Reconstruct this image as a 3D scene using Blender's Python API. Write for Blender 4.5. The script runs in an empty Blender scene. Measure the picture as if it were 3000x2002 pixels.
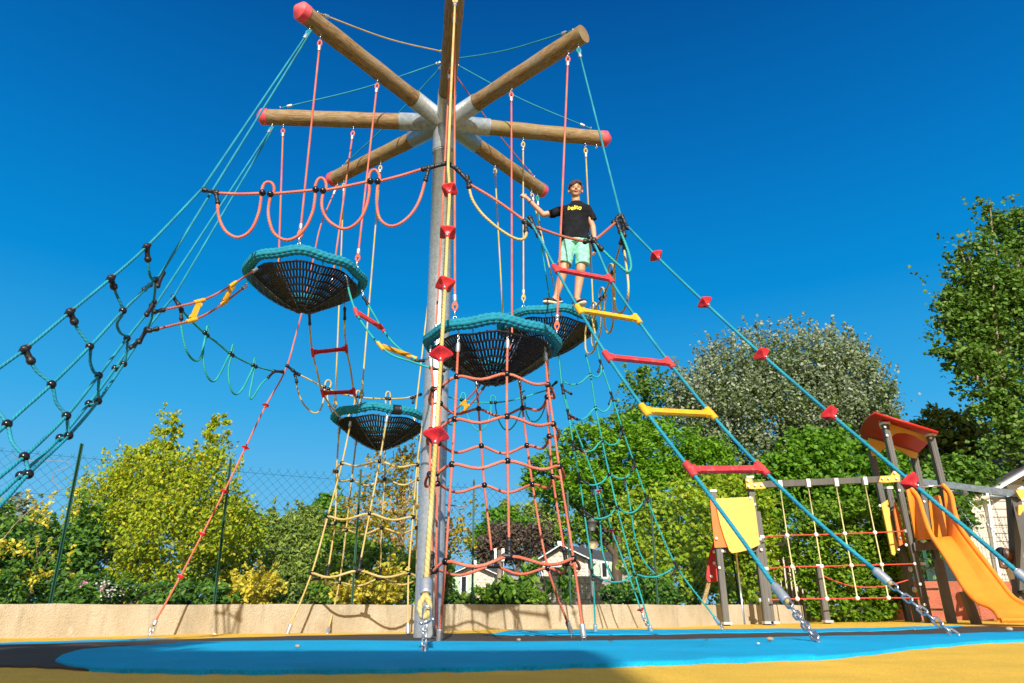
import bpy, bmesh, math, random
import numpy as np
from mathutils import Vector, Matrix
from mathutils.bvhtree import BVHTree
random.seed(7); rng = np.random.default_rng(7)
scene = bpy.context.scene
col = scene.collection
R = math.radians

# ------------------------------------------------------------------ camera
PITCH = R(20.78); CAMH = 0.25; FP = 2040.0
cam = bpy.data.cameras.new('camera'); cam_o = bpy.data.objects.new('camera', cam); col.objects.link(cam_o)
cam.sensor_width = 36.0; cam.lens = FP / 3000 * 36; cam.clip_start = 0.02; cam.clip_end = 3000
cam_o.location = (0, 0, CAMH); cam_o.rotation_euler = (math.pi / 2 + PITCH, 0, 0)
cam.dof.use_dof = True; cam.dof.focus_distance = 7.0; cam.dof.aperture_fstop = 7.1
scene.camera = cam_o

# ------------------------------------------------------------------ light
SUN_EL = R(29.0); SUN_AZ = R(-4.0)      # light travels toward +Y, a little +X
trav = Vector((math.sin(SUN_AZ) * math.cos(SUN_EL), math.cos(SUN_AZ) * math.cos(SUN_EL), -math.sin(SUN_EL)))
sun = bpy.data.lights.new('sun', 'SUN'); sun.energy = 5.0; sun.angle = R(0.5); sun.color = (1.0, 0.945, 0.86)
sun_o = bpy.data.objects.new('sun', sun); col.objects.link(sun_o)
sun_o.rotation_euler = trav.to_track_quat('-Z', 'Y').to_euler()
w = bpy.data.worlds.new('World'); scene.world = w; w.use_nodes = True
nt = w.node_tree; bg = nt.nodes['Background']; bg.inputs[1].default_value = 0.105
sky = nt.nodes.new('ShaderNodeTexSky'); sky.sky_type = 'NISHITA'; sky.sun_disc = False
sky.sun_elevation = SUN_EL
sky.sun_rotation = math.atan2(-trav.x, -trav.y)
sky.altitude = 600; sky.air_density = 1.15; sky.dust_density = 0.15; sky.ozone_density = 3.5
# deep clear blue toned by elevation (strongly saturated photograph), mixed over the sky texture
tcw = nt.nodes.new('ShaderNodeTexCoord'); sxw = nt.nodes.new('ShaderNodeSeparateXYZ'); nt.links.new(tcw.outputs['Generated'], sxw.inputs[0])
crw = nt.nodes.new('ShaderNodeValToRGB'); nt.links.new(sxw.outputs[2], crw.inputs[0])
SK = [(0.0, (.26, .58, .86)), (.13, (.13, .50, .85)), (.25, (.036, .40, .80)), (.40, (.0, .262, .68)), (.56, (.0, .165, .52)), (.73, (.0, .085, .33)), (1.0, (.0, .05, .20))]
while len(crw.color_ramp.elements) < len(SK): crw.color_ramp.elements.new(.5)
for e_, (p_, c_) in zip(crw.color_ramp.elements, SK): e_.position = p_; e_.color = (*c_, 1)
vw = nt.nodes.new('ShaderNodeVectorMath'); vw.operation = 'SCALE'; vw.inputs['Scale'].default_value = .76 / .105; nt.links.new(crw.outputs[0], vw.inputs[0])
mw = nt.nodes.new('ShaderNodeMix'); mw.data_type = 'RGBA'; mw.inputs[0].default_value = .985
nt.links.new(sky.outputs[0], mw.inputs[6]); nt.links.new(vw.outputs[0], mw.inputs[7])
# toward the sun (behind the viewpoint) the sky is made pale and bright, added as warm fill
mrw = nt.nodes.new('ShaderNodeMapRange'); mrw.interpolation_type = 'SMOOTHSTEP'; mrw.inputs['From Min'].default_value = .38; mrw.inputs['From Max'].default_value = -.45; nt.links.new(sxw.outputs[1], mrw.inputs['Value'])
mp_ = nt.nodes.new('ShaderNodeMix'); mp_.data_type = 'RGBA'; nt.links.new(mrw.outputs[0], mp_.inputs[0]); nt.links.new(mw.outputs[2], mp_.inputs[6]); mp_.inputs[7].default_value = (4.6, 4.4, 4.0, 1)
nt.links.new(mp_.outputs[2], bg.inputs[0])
scene.view_settings.view_transform = 'Standard'; scene.view_settings.look = 'None'
scene.view_settings.exposure = 0.4; scene.view_settings.gamma = 1.0

# ------------------------------------------------------------------ photo pixel -> point in the place
_f = Vector((0, math.cos(PITCH), math.sin(PITCH))); _u = Vector((0, -math.sin(PITCH), math.cos(PITCH))); _r = Vector((1, 0, 0))
CAM = Vector((0, 0, CAMH))
def ray(x, y): return _f + _r * ((x - 1500) / FP) + _u * ((1001 - y) / FP)
def at(x, y, Y):
    d = ray(x, y); return CAM + d * (Y / d.y)
def atz(x, y, z):
    d = ray(x, y); return CAM + d * ((z - CAMH) / d.z)
def path(pts):
    """pts: (x, y[, depth]) list; missing depths are filled in along the line"""
    n = len(pts); Y = [p[2] if len(p) > 2 else None for p in pts]
    s = [0.0]
    for i in range(1, n): s.append(s[-1] + math.hypot(pts[i][0] - pts[i-1][0], pts[i][1] - pts[i-1][1]))
    kn = [i for i in range(n) if Y[i] is not None]
    out = []
    for i in range(n):
        if Y[i] is not None: yy = Y[i]
        else:
            a = [k for k in kn if k < i]; b = [k for k in kn if k > i]
            if not a: yy = Y[b[0]]
            elif not b: yy = Y[a[-1]]
            else:
                a, b = a[-1], b[0]; t = (s[i] - s[a]) / (s[b] - s[a]); yy = 1 / ((1 - t) / Y[a] + t / Y[b])
        out.append(at(pts[i][0], pts[i][1], yy))
    return out
def G(x, y):
    """height of the rubber ground"""
    z = float(np.interp(y, [0, 2.2, 2.9, 4.7, 5.7, 6.4], [.122, .115, .110, .040, .018, 0]))
    if x > 0: z += min(x, 2.5) * .020 * float(np.interp(y, [2.0, 3.4, 4.8], [.45, 1, 0]))
    if x > 2.0 and y > 6: z += .035 * min(1, (x - 2) / 3) * float(np.interp(y, [6, 9.5], [0, 1]))
    return z + 0.006 * math.sin(x * 1.7 + y * .9) * float(np.interp(y, [2.5, 4, 8, 12], [.3, 1, 1, .4]))
def onground(x, y):
    d = ray(x, y); t = 0.3
    while t < 40:
        P = CAM + d * t
        if P.z <= G(P.x, P.y): return P
        t += 0.01
    return CAM + d * 15
def wallY(X): return 8.41 + 0.515 * X
def onwall(x, y=1775):
    d = ray(x, y); t = 8.41 / (d.y - 0.515 * d.x); return CAM + d * t

# ------------------------------------------------------------------ materials
def newmat(name):
    m = bpy.data.materials.new(name); m.use_nodes = True
    return m, m.node_tree, m.node_tree.nodes['Principled BSDF']
def lin(c): return tuple(((v / 255 + .055) / 1.055) ** 2.4 if v / 255 > .04045 else v / 255 / 12.92 for v in c) + (1,)
def mat(name, c, rough=.6, metal=0.0, var=.12, scale=30, bump=0.0, spec=.5, bscale=None, stretch=None, c2=None, coord='Object', coat=0):
    m, t, p = newmat(name); N = t.nodes; L = t.links
    p.inputs['Roughness'].default_value = rough; p.inputs['Metallic'].default_value = metal
    p.inputs['Specular IOR Level'].default_value = spec; p.inputs['Coat Weight'].default_value = coat
    tc = N.new('ShaderNodeTexCoord'); mp = N.new('ShaderNodeMapping'); L.new(tc.outputs[coord], mp.inputs[0])
    if stretch: mp.inputs['Scale'].default_value = stretch
    nz = N.new('ShaderNodeTexNoise'); nz.inputs['Scale'].default_value = scale; nz.inputs['Detail'].default_value = 6; nz.inputs['Roughness'].default_value = .65
    L.new(mp.outputs[0], nz.inputs['Vector'])
    cr = N.new('ShaderNodeValToRGB'); c = tuple(c[:3])
    c2_ = c2[:3] if c2 else tuple(v * (1 - var * 1.6) for v in c)
    cr.color_ramp.elements[0].position = .32; cr.color_ramp.elements[0].color = (*c2_, 1)
    cr.color_ramp.elements[1].position = .68; cr.color_ramp.elements[1].color = (*(tuple(min(1, v * (1 + var)) for v in c)), 1)
    L.new(nz.outputs[0], cr.inputs[0]); L.new(cr.outputs[0], p.inputs['Base Color'])
    if bump:
        nb = N.new('ShaderNodeTexNoise'); nb.inputs['Scale'].default_value = bscale or scale * 4; nb.inputs['Detail'].default_value = 5
        L.new(mp.outputs[0], nb.inputs['Vector'])
        b = N.new('ShaderNodeBump'); b.inputs['Strength'].default_value = bump; b.inputs['Distance'].default_value = .02
        L.new(nb.outputs[0], b.inputs['Height']); L.new(b.outputs[0], p.inputs['Normal'])
    return m
def ropemat(name, c, fade):
    """laid rope: slanted strands from the tube's own UV (u = metres along, v = round)"""
    m, t, p = newmat(name); N = t.nodes; L = t.links
    p.inputs['Roughness'].default_value = .75
    uv = N.new('ShaderNodeUVMap'); sp = N.new('ShaderNodeSeparateXYZ'); L.new(uv.outputs[0], sp.inputs[0])
    a = N.new('ShaderNodeMath'); a.operation = 'MULTIPLY'; a.inputs[1].default_value = 40.0; L.new(sp.outputs[0], a.inputs[0])
    b = N.new('ShaderNodeMath'); b.operation = 'MULTIPLY_ADD'; b.inputs[1].default_value = 2.0; L.new(sp.outputs[1], b.inputs[0]); L.new(a.outputs[0], b.inputs[2])
    fr = N.new('ShaderNodeMath'); fr.operation = 'PINGPONG'; fr.inputs[1].default_value = .5; L.new(b.outputs[0], fr.inputs[0])
    tc = N.new('ShaderNodeTexCoord'); nz = N.new('ShaderNodeTexNoise'); nz.inputs['Scale'].default_value = 7; nz.inputs['Detail'].default_value = 8
    L.new(tc.outputs['Object'], nz.inputs['Vector'])
    cr = N.new('ShaderNodeValToRGB'); cr.color_ramp.elements[0].position = .35; cr.color_ramp.elements[1].position = .7
    cr.color_ramp.elements[0].color = c; cr.color_ramp.elements[1].color = fade
    L.new(nz.outputs[0], cr.inputs[0])
    mx = N.new('ShaderNodeMix'); mx.data_type = 'RGBA'; mx.blend_type = 'MULTIPLY'
    mr = N.new('ShaderNodeMapRange'); mr.inputs['From Min'].default_value = 0; mr.inputs['From Max'].default_value = .22; mr.inputs['To Min'].default_value = .66; mr.inputs['To Max'].default_value = 1
    L.new(fr.outputs[0], mr.inputs['Value'])
    cb = N.new('ShaderNodeCombineColor')
    for k in range(3): L.new(mr.outputs[0], cb.inputs[k])
    mx.inputs[0].default_value = 1; L.new(cr.outputs[0], mx.inputs[6]); L.new(cb.outputs[0], mx.inputs[7]); L.new(mx.outputs[2], p.inputs['Base Color'])
    bp = N.new('ShaderNodeBump'); bp.inputs['Strength'].default_value = .7; bp.inputs['Distance'].default_value = .004
    L.new(fr.outputs[0], bp.inputs['Height']); L.new(bp.outputs[0], p.inputs['Normal'])
    return m
TEAL = ropemat('teal_rope', (.003, .20, .30, 1), (.012, .31, .41, 1))
GREENTEAL = ropemat('green_teal_rope', (.008, .29, .28, 1), (.03, .42, .38, 1))
RED = ropemat('red_rope', (.60, .115, .06, 1), (.68, .22, .14, 1))
BROWN = ropemat('brown_rope', (.40, .10, .06, 1), (.50, .16, .10, 1))
YEL = ropemat('yellow_rope', (.52, .37, .10, 1), (.66, .52, .24, 1))
BLACK = mat('black_plastic', (.012, .012, .014), .42, scale=60, bump=.15)
BALLM = mat('glossy_black_plastic', (.008, .008, .010), .22, scale=60)
STEEL = mat('bright_steel', (.62, .63, .66), .3, .9, var=.15, scale=60)
FERR = mat('aluminium', (.62, .64, .68), .38, .75, var=.12, scale=50, bump=.05)
GALV = mat('galvanised_steel', (.44, .48, .50), .36, .55, var=.16, scale=34, bump=.05, bscale=90)
GALVD = mat('dull_galvanised_steel', (.42, .48, .52), .45, .35, var=.2, scale=22, bump=.05)
REDP = mat('red_plastic', (.56, .022, .028), .42, var=.2, scale=25, bump=.06, c2=(.45, .012, .02))
REDR = mat('faded_red_plastic', (.58, .045, .045), .5, var=.15, scale=20, bump=.1, c2=(.46, .03, .035))
YELP = mat('yellow_plastic', (.82, .40, .015), .48, var=.1, scale=20, bump=.08)
REDCAP = mat('red_cap_plastic', (.70, .04, .06), .45, var=.1, scale=9, c2=(.74, .14, .16))
def woodmat(name, a, b, g):
    m, t, p = newmat(name); N = t.nodes; L = t.links
    uv = N.new('ShaderNodeUVMap'); mp = N.new('ShaderNodeMapping'); mp.inputs['Scale'].default_value = (2.2, 9, 1); L.new(uv.outputs[0], mp.inputs[0])
    nz = N.new('ShaderNodeTexNoise'); nz.inputs['Scale'].default_value = 4; nz.inputs['Detail'].default_value = 9; nz.inputs['Roughness'].default_value = .7; nz.inputs['Distortion'].default_value = .6
    L.new(mp.outputs[0], nz.inputs['Vector'])
    cr = N.new('ShaderNodeValToRGB'); e = cr.color_ramp.elements
    e[0].position = .3; e[0].color = a; e[1].position = .72; e[1].color = b
    n = cr.color_ramp.elements.new(.5); n.color = g
    L.new(nz.outputs[0], cr.inputs[0])
    tc = N.new('ShaderNodeTexCoord'); n2 = N.new('ShaderNodeTexNoise'); n2.inputs['Scale'].default_value = 2.4; n2.inputs['Detail'].default_value = 5; L.new(tc.outputs['Object'], n2.inputs['Vector'])
    mr = N.new('ShaderNodeMapRange'); mr.inputs['From Min'].default_value = .52; mr.inputs['From Max'].default_value = .78; L.new(n2.outputs[0], mr.inputs['Value'])
    mx = N.new('ShaderNodeMix'); mx.data_type = 'RGBA'; mx.inputs[7].default_value = (.24, .18, .055, 1); L.new(mr.outputs[0], mx.inputs[0]); L.new(cr.outputs[0], mx.inputs[6])
    L.new(mx.outputs[2], p.inputs['Base Color']); p.inputs['Roughness'].default_value = .7
    bp = N.new('ShaderNodeBump'); bp.inputs['Strength'].default_value = .5; bp.inputs['Distance'].default_value = .006
    L.new(nz.outputs[0], bp.inputs['Height']); L.new(bp.outputs[0], p.inputs['Normal'])
    return m
WOOD = woodmat('weathered_wood', (.08, .045, .018, 1), (.46, .32, .17, 1), (.26, .16, .065, 1))
def rubber(name, c):
    m = mat(name, c, .85, var=.10, scale=3.0, bump=.5, bscale=420, spec=.25)
    t = m.node_tree; N = t.nodes; L = t.links; p = N['Principled BSDF']
    src = p.inputs['Base Color'].links[0].from_socket
    tc = N.new('ShaderNodeTexCoord'); v = N.new('ShaderNodeTexNoise'); v.inputs['Scale'].default_value = 260; v.inputs['Detail'].default_value = 2
    L.new(tc.outputs['Object'], v.inputs['Vector'])
    mr = N.new('ShaderNodeMapRange'); mr.inputs['From Min'].default_value = .3; mr.inputs['From Max'].default_value = .7; mr.inputs['To Min'].default_value = .78; mr.inputs['To Max'].default_value = 1.18
    L.new(v.outputs[0], mr.inputs['Value'])
    vm = N.new('ShaderNodeVectorMath'); vm.operation = 'SCALE'; L.new(src, vm.inputs[0]); L.new(mr.outputs[0], vm.inputs['Scale']); L.new(vm.outputs[0], p.inputs['Base Color'])
    return m
RUBY = rubber('yellow_rubber', (.90, .55, .07)); RUBB = rubber('blue_rubber', (.003, .42, .76)); RUBK = rubber('black_rubber', (.075, .062, .055))
RUBG = rubber('green_rubber', (.10, .40, .18))
SOIL = mat('soil', (.10, .085, .045), .9, scale=3, bump=.3, c2=(.05, .07, .02))
RENDER_ = mat('rough_render', (.52, .445, .325), .92, var=.10, scale=2.2, bump=.9, bscale=120, c2=(.40, .32, .20), stretch=(1, 1, .55))
TERRA = mat('terracotta_render', (.42, .125, .07), .9, var=.12, scale=4, bump=1.0, bscale=38)
FGREEN = mat('green_coated_steel', (.003, .065, .035), .5, var=.1)
WIRE = mat('green_wire', (.004, .09, .085), .6, var=.1)
DKPOST = mat('grey_brown_post', (.13, .12, .105), .5, .15, var=.12, scale=15, stretch=(1, 1, .15))
WHITEP = mat('white_plastic', (.80, .80, .78), .4, var=.04)
ORANGE = mat('orange_plastic', (.86, .25, .018), .32, var=.07, scale=6, coat=.2)
ORPAN = mat('orange_panel', (.78, .17, .02), .5, var=.05)
YPAN = mat('yellow_panel', (.80, .47, .075), .5, var=.04)
RPAN = mat('red_panel', (.50, .018, .014), .5, var=.05)
SKIN = mat('light_skin', (.60, .31, .18), .5, var=.07, scale=14); SKIND = mat('brown_skin', (.16, .065, .035), .45, var=.08, scale=14)
HAIR = mat('brown_hair', (.075, .030, .011), .8, var=.4, scale=40, stretch=(3, 3, .5)); HAIRD = mat('black_hair', (.012, .009, .008), .45, scale=60)
SHIRT = mat('black_cotton', (.011, .012, .016), .9, var=.3, scale=8, bump=.6, bscale=9, spec=.2)
SHORTS = mat('mint_printed_cotton', (.36, .70, .55), .85, var=.10, scale=30, c2=(.14, .46, .34), bump=.5, bscale=13)
SHOE = mat('black_canvas', (.018, .019, .022), .7); SOLE = mat('cream_rubber', (.72, .62, .46), .6)
SIDING = mat('pale_siding', (.60, .52, .43), .7, var=.04, scale=4); WHITE = mat('white_paint', (.78, .78, .76), .6, var=.04)
ROOFM = mat('dark_roof_tiles', (.07, .065, .07), .8, var=.2, scale=6, bump=.3); CANVAS = mat('beige_canvas', (.66, .56, .44), .85, var=.07, scale=2.5, bump=.5, bscale=3)
BARK = mat('bark', (.13, .085, .05), .9, var=.35, scale=12, bump=.7, stretch=(1, 1, .25))
BARKL = mat('pale_bark', (.36, .27, .19), .9, var=.25, scale=12, bump=.5, stretch=(1, 1, .25))
def leafmat(name, cols, trans=.42, rough=.5):
    m, t, p = newmat(name); N = t.nodes; L = t.links
    g = N.new('ShaderNodeNewGeometry'); cr = N.new('ShaderNodeValToRGB'); e = cr.color_ramp.elements
    n = len(cols); e[0].color = (*cols[0], 1); e[0].position = 0; e[1].color = (*cols[-1], 1); e[1].position = 1
    for i in range(1, n - 1):
        k = e.new(i / (n - 1)); k.color = (*cols[i], 1)
    L.new(g.outputs['Random Per Island'], cr.inputs[0]); L.new(cr.outputs[0], p.inputs['Base Color']); p.inputs['Roughness'].default_value = rough
    p.inputs['Specular IOR Level'].default_value = .35
    tr = N.new('ShaderNodeBsdfTranslucent'); L.new(cr.outputs[0], tr.inputs[0])
    mx = N.new('ShaderNodeMixShader'); mx.inputs[0].default_value = trans
    out = N['Material Output']; L.new(p.outputs[0], mx.inputs[1]); L.new(tr.outputs[0], mx.inputs[2]); L.new(mx.outputs[0], out.inputs[0])
    return m

# ------------------------------------------------------------------ objects
ORG = {}
def tag(o, label=None, cat=None, group=None, kind=None):
    if label: o['label'] = label
    if cat: o['category'] = cat
    if group: o['group'] = group
    if kind: o['kind'] = kind
    return o
def thing(name, loc, label, cat, group=None):
    o = bpy.data.objects.new(name, None); o.empty_display_size = .1; col.objects.link(o); o.location = loc
    ORG[o.name] = Vector(loc); return tag(o, label, cat, group)
class MB:
    def __init__(s): s.v = []; s.f = []; s.uv = []; s.n = 0
    def add(s, V, F, UV=None):
        s.v.extend(V)
        for i, f in enumerate(F):
            s.f.append([k + s.n for k in f])
            s.uv.append(UV[i] if UV else [(0, 0)] * len(f))
        s.n += len(V); return s
    def tube(s, P, r, n=8, closed=False, caps=True, rf=None):
        P = [Vector(p) for p in P]; m = len(P); V = []; F = []; UV = []
        L = [0.0]
        for i in range(1, m): L.append(L[-1] + (P[i] - P[i-1]).length)
        rr = r if isinstance(r, (list, tuple)) else [r] * m
        T = []
        for i in range(m):
            a = P[i-1] if (i > 0 or closed) else P[i]; b = P[(i+1) % m] if (i < m-1 or closed) else P[i]
            d = (b - a); T.append(d.normalized() if d.length > 1e-9 else Vector((0, 0, 1)))
        N0 = T[0].orthogonal().normalized()
        for i in range(m):
            N0 = (N0 - T[i] * N0.dot(T[i])); N0 = N0.normalized() if N0.length > 1e-6 else T[i].orthogonal().normalized()
            B = T[i].cross(N0)
            for k in range(n):
                a = 2 * math.pi * k / n; q = rr[i] * (rf(L[i], k / n) if rf else 1)
                V.append(P[i] + N0 * (math.cos(a) * q) + B * (math.sin(a) * q))
        for i in range(m if closed else m - 1):
            j = (i + 1) % m; Lj = L[j] if j > i else L[i] + (P[0] - P[i]).length
            for k in range(n):
                F.append([i*n+k, j*n+k, j*n+(k+1) % n, i*n+(k+1) % n][::-1]); UV.append([(L[i], k/n), (Lj, k/n), (Lj, (k+1)/n), (L[i], (k+1)/n)][::-1])
        if caps and not closed:
            F.append(list(range(n))); UV.append([(0, 0)] * n)
            F.append([(m-1)*n + k for k in range(n)][::-1]); UV.append([(0, 0)] * n)
        return s.add(V, F, UV)
    def cyl(s, a, b, r0, r1=None, n=12): return s.tube([a, b], [r0, r0 if r1 is None else r1], n)
    def box(s, c, size, M=None):
        M = M or Matrix.Identity(3); c = Vector(c); h = [x / 2 for x in size]; V = []
        for x in (-1, 1):
            for y in (-1, 1):
                for z in (-1, 1): V.append(c + M @ Vector((x*h[0], y*h[1], z*h[2])))
        return s.add(V, [[0,1,3,2],[4,6,7,5],[0,4,5,1],[2,3,7,6],[0,2,6,4],[1,5,7,3]])
    def beam(s, a, b, wx, wy, up=(0, 0, 1)):
        """box bar from a to b"""
        a = Vector(a); b = Vector(b); z = (b - a).normalized(); x = Vector(up).cross(z)
        x = x.normalized() if x.length > 1e-5 else Vector((1, 0, 0)); y = z.cross(x)
        M = Matrix((x, y, z)).transposed(); return s.box((a + b) / 2, (wx, wy, (b - a).length), M)
    def ball(s, c, r, nu=12, nv=8, sc=(1, 1, 1), M=None):
        V = []; F = []; c = Vector(c); M = M or Matrix.Identity(3)
        for j in range(nv + 1):
            t = math.pi * j / nv
            for i in range(nu):
                a = 2 * math.pi * i / nu
                V.append(c + M @ Vector((sc[0]*r*math.sin(t)*math.cos(a), sc[1]*r*math.sin(t)*math.sin(a), sc[2]*r*math.cos(t))))
        for j in range(nv):
            for i in range(nu):
                F.append([j*nu+i, (j+1)*nu+i, (j+1)*nu+(i+1) % nu, j*nu+(i+1) % nu])
        return s.add(V, F)
    def prism(s, poly, d):
        """poly: 3D outline, thickness vector d"""
        n = len(poly); d = Vector(d); V = [Vector(p) for p in poly] + [Vector(p) + d for p in poly]
        F = [list(range(n)), list(range(2*n-1, n-1, -1))] + [[i, i+n, (i+1) % n + n, (i+1) % n] for i in range(n)]
        return s.add(V, F)
    def ring(s, c, ax, r, t, n=14, k=6, stretch=0, sdir=None):
        """torus (or stadium link when stretch)"""
        c = Vector(c); ax = Vector(ax).normalized(); a = (Vector(sdir) - ax * Vector(sdir).dot(ax)).normalized() if sdir is not None else ax.orthogonal().normalized(); b = ax.cross(a)
        P = []
        for i in range(n):
            th = 2*math.pi*i/n; P.append(c + a * (r*math.cos(th) + stretch * (1 if math.cos(th) > 0 else -1)) + b * (r*math.sin(th)))
        return s.tube(P, t, k, closed=True)
    def build(s, name, m, parent=None, smooth=True, label=None):
        o0 = ORG[parent.name] if parent is not None else Vector((0, 0, 0))
        me = bpy.data.meshes.new(name); me.from_pydata([tuple(v - o0) for v in s.v], [], s.f)
        uv = me.uv_layers.new(name='UVMap'); flat = [c for f in s.uv for p in f for c in p]; uv.data.foreach_set('uv', flat)
        me.materials.append(m)
        if smooth: me.polygons.foreach_set('use_smooth', [True] * len(me.polygons))
        o = bpy.data.objects.new(name, me); col.objects.link(o)
        if parent is not None: o.parent = parent; ORG[o.name] = o0
        else: ORG[o.name] = Vector((0, 0, 0))
        if label: o['label'] = label
        return o
def sharp(o, ang=35):
    me = o.data
    me.set_sharp_from_angle(angle=R(ang)); return o
def smoothpath(P, k=6):
    P = [Vector(p) for p in P]
    if len(P) < 3: return [P[0].lerp(P[1], i / 3) for i in range(4)]
    Q = [P[0] * 2 - P[1]] + P + [P[-1] * 2 - P[-2]]; out = []
    for i in range(1, len(Q) - 2):
        a, b, c, d = Q[i-1:i+3]
        # centripetal-like: scale the tangents by the local segment length
        l = (c - b).length; m1 = (c - a) / max((c - a).length, 1e-6) * l; m2 = (d - b) / max((d - b).length, 1e-6) * l
        for j in range(k):
            t = j / k; t2 = t*t; t3 = t2*t
            out.append(b*(2*t3-3*t2+1) + m1*(t3-2*t2+t) + c*(-2*t3+3*t2) + m2*(t3-t2))
    out.append(P[-1]); return out
RR = .0108; ROPEK = .82
def rope(P, m, parent, r=RR, name='rope', k=6, curved=True):
    r *= ROPEK; P = smoothpath(P, k) if curved else P
    return MB().tube(P, r, 8).build(name, m, parent)
_ballmesh = None
def ballj(P, parent, s=1.0):
    global _ballmesh
    if _ballmesh is None:
        b = MB().ball((0, 0, 0), .0215, 16, 10)
        o = b.build('ball_joint', BALLM); _ballmesh = o.data; bpy.data.objects.remove(o)
    o = bpy.data.objects.new('ball_joint', _ballmesh); col.objects.link(o); o.parent = parent; o.location = Vector(P) - ORG[parent.name]; o.scale = (s, s, s); return o
def clamp(parent, *P, r=.0165, name='clamp'):
    """black fitting along a short run of rope, swelling at its ends"""
    P = [Vector(p) for p in P]; b = MB()
    for i in range(len(P) - 1):
        a, c = P[i], P[i+1]; n = 6
        b.tube([a.lerp(c, t / n) for t in range(n + 1)], [r * q for q in (1.15, 1.0, .86, .86, .86, .98, 1.12)], 8)
    for q in P: b.ball(q, r * 1.22, 8, 6)
    # rivets
    for i in range(len(P) - 1):
        for t in (.3, .7):
            q = P[i].lerp(P[i+1], t); b.ball(q + Vector((0, -r * .75, 0)), r * .38, 6, 4)
    return b.build(name, BLACK, parent)
def ferrule(a, b, parent, r=.0165, eye=True):
    a = Vector(a); b = Vector(b); n = 5
    f = MB().tube([a.lerp(b, t) for t in (0, .06, .12, .88, .94, 1)], [r*.8, r*.98, r, r, r*.98, r*.8], 12).build('ferrule', FERR, parent)
    return f
def chain(parent, a, b, link=.034, r=.0042, wd=.0085, name='chain', m=STEEL, sag=0):
    a = Vector(a); b = Vector(b); d = b - a; n = max(2, int(round(d.length / link))); t = d.normalized(); s1 = t.orthogonal().normalized(); s2 = t.cross(s1)
    mb = MB(); h = d.length / n
    for i in range(n):
        c = a + d * ((i + .5) / n); c.z -= sag * 4 * ((i+.5)/n) * (1 - (i+.5)/n)
        mb.ring(c, s1 if i % 2 else s2, wd, r, 10, 5, stretch=h * .62 - wd, sdir=t)
    return mb.build(name, m, parent)
def knob(parent, c, axis, w=.052, h=.085, twist=.6):
    """square flared foot hold threaded on the rope"""
    c = Vector(c); ax = Vector(axis).normalized(); x = ax.orthogonal().normalized(); x = (Matrix.Rotation(twist, 3, ax) @ x); y = ax.cross(x)
    prof = [(-.5, .27), (-.34, .29), (-.22, .34), (-.08, .48), (.04, .74), (.12, 1.0), (.15, 1.06), (.27, 1.06), (.28, .98), (.20, .60), (.24, .30), (.30, .24)]
    V = []; F = []; n = 32
    for (q, s) in prof:
        for i in range(n):
            a = 2*math.pi*i/n; ca, sa = math.cos(a), math.sin(a)
            pw = 2 + 7 * max(0, min(1, (s - .3) / .4)); e = 1 / (abs(ca)**pw + abs(sa)**pw) ** (1 / pw) * (1 - .12 * max(0, s - .3)); conc = 1 - .20 * math.sin(math.pi * min(1, max(0, (s - .3) / .7))) * abs(math.cos(2 * a)); e *= conc
            notch = 1 - .16 * max(0, 1 - abs(((a / (math.pi/2)) % 1) ) * 4) if s > .9 else 1
            V.append(c + ax * (q * h + (-.010 * (e - 1.0) if s > .6 else 0)) + (x * ca + y * sa) * (w * s * e * .86))
    m = len(prof)
    for j in range(m-1):
        for i in range(n): F.append([j*n+i, j*n+(i+1) % n, (j+1)*n+(i+1) % n, (j+1)*n+i])
    F.append(list(range(n))[::-1]); F.append([(m-1)*n+i for i in range(n)])
    o = MB().add(V, F).build('foot_hold', REDP, parent); sharp(o, 40)
    b = MB().ball(c - ax * h * .3 + Vector((0, -w * .36, 0)), .006, 8, 5).build('bolt', FERR, o)
    return o
def rung(parent, a, b, ta, tb, m, r=.0205, name='rung'):
    a = Vector(a); b = Vector(b); ta = Vector(ta).normalized(); tb = Vector(tb).normalized(); mb = MB()
    for p, t in ((a, ta), (b, tb)):
        mb.tube([p + t * q for q in (-.048, -.044, 0, .044, .048)], [r*.75, r*.95, r, r*.95, r*.75], 12)
    d = (b - a).normalized(); up = (ta - d * ta.dot(d)).normalized(); nrm = d.cross(up)
    # bar: top face and three ribs below with grooves between
    A, B = a + d * r * .7, b - d * r * .7
    mb.beam(A + up * -.011 * 0, B, .036, .016, up=nrm)
    for q in (-.012, 0, .012): mb.beam(A + up * q - nrm * .010, B + up * q - nrm * .010, .0065, .012, up=nrm)
    for q in (A, B):
        s = d if (q - a).length < .1 else -d
        mb.beam(q, q + s * .03, .05, .02, up=nrm)
    o = mb.build(name, m, parent); return sharp(o)

# ------------------------------------------------------------------ ground, one sheet to the horizon plus the rubber playground
def sheet(name, m, V, F, kind='structure'):
    me = bpy.data.meshes.new(name); me.from_pydata(V, [], F); me.materials.append(m)
    me.polygons.foreach_set('use_smooth', [True] * len(me.polygons))
    o = bpy.data.objects.new(name, me); col.objects.link(o); o['kind'] = kind; ORG[o.name] = Vector(); return o
sheet('ground', SOIL, [(-900, -900, -.05), (900, -900, -.05), (900, 900, -.05), (-900, 900, -.05)], [[0, 1, 2, 3]])
xs = np.concatenate([np.arange(-14, -4, .4), np.arange(-4, 5, .12), np.arange(5, 16.01, .4)]); V = []; F = []
def ylim(x): return wallY(x) + .02 if x < 4.3 else 12.1
ys = np.concatenate([np.linspace(-9, 1.0, 12), np.linspace(1.2, 1, 0), np.linspace(1.1, 7, 70)])
ny = len(ys) + 12
for x in xs:
    top = ylim(x)
    yy = [min(v, top) for v in ys] + [7 + (top - 7) * (k + 1) / 12 if top > 7 else top for k in range(12)]
    for y in yy: V.append((x, y, G(x, y)))
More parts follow.
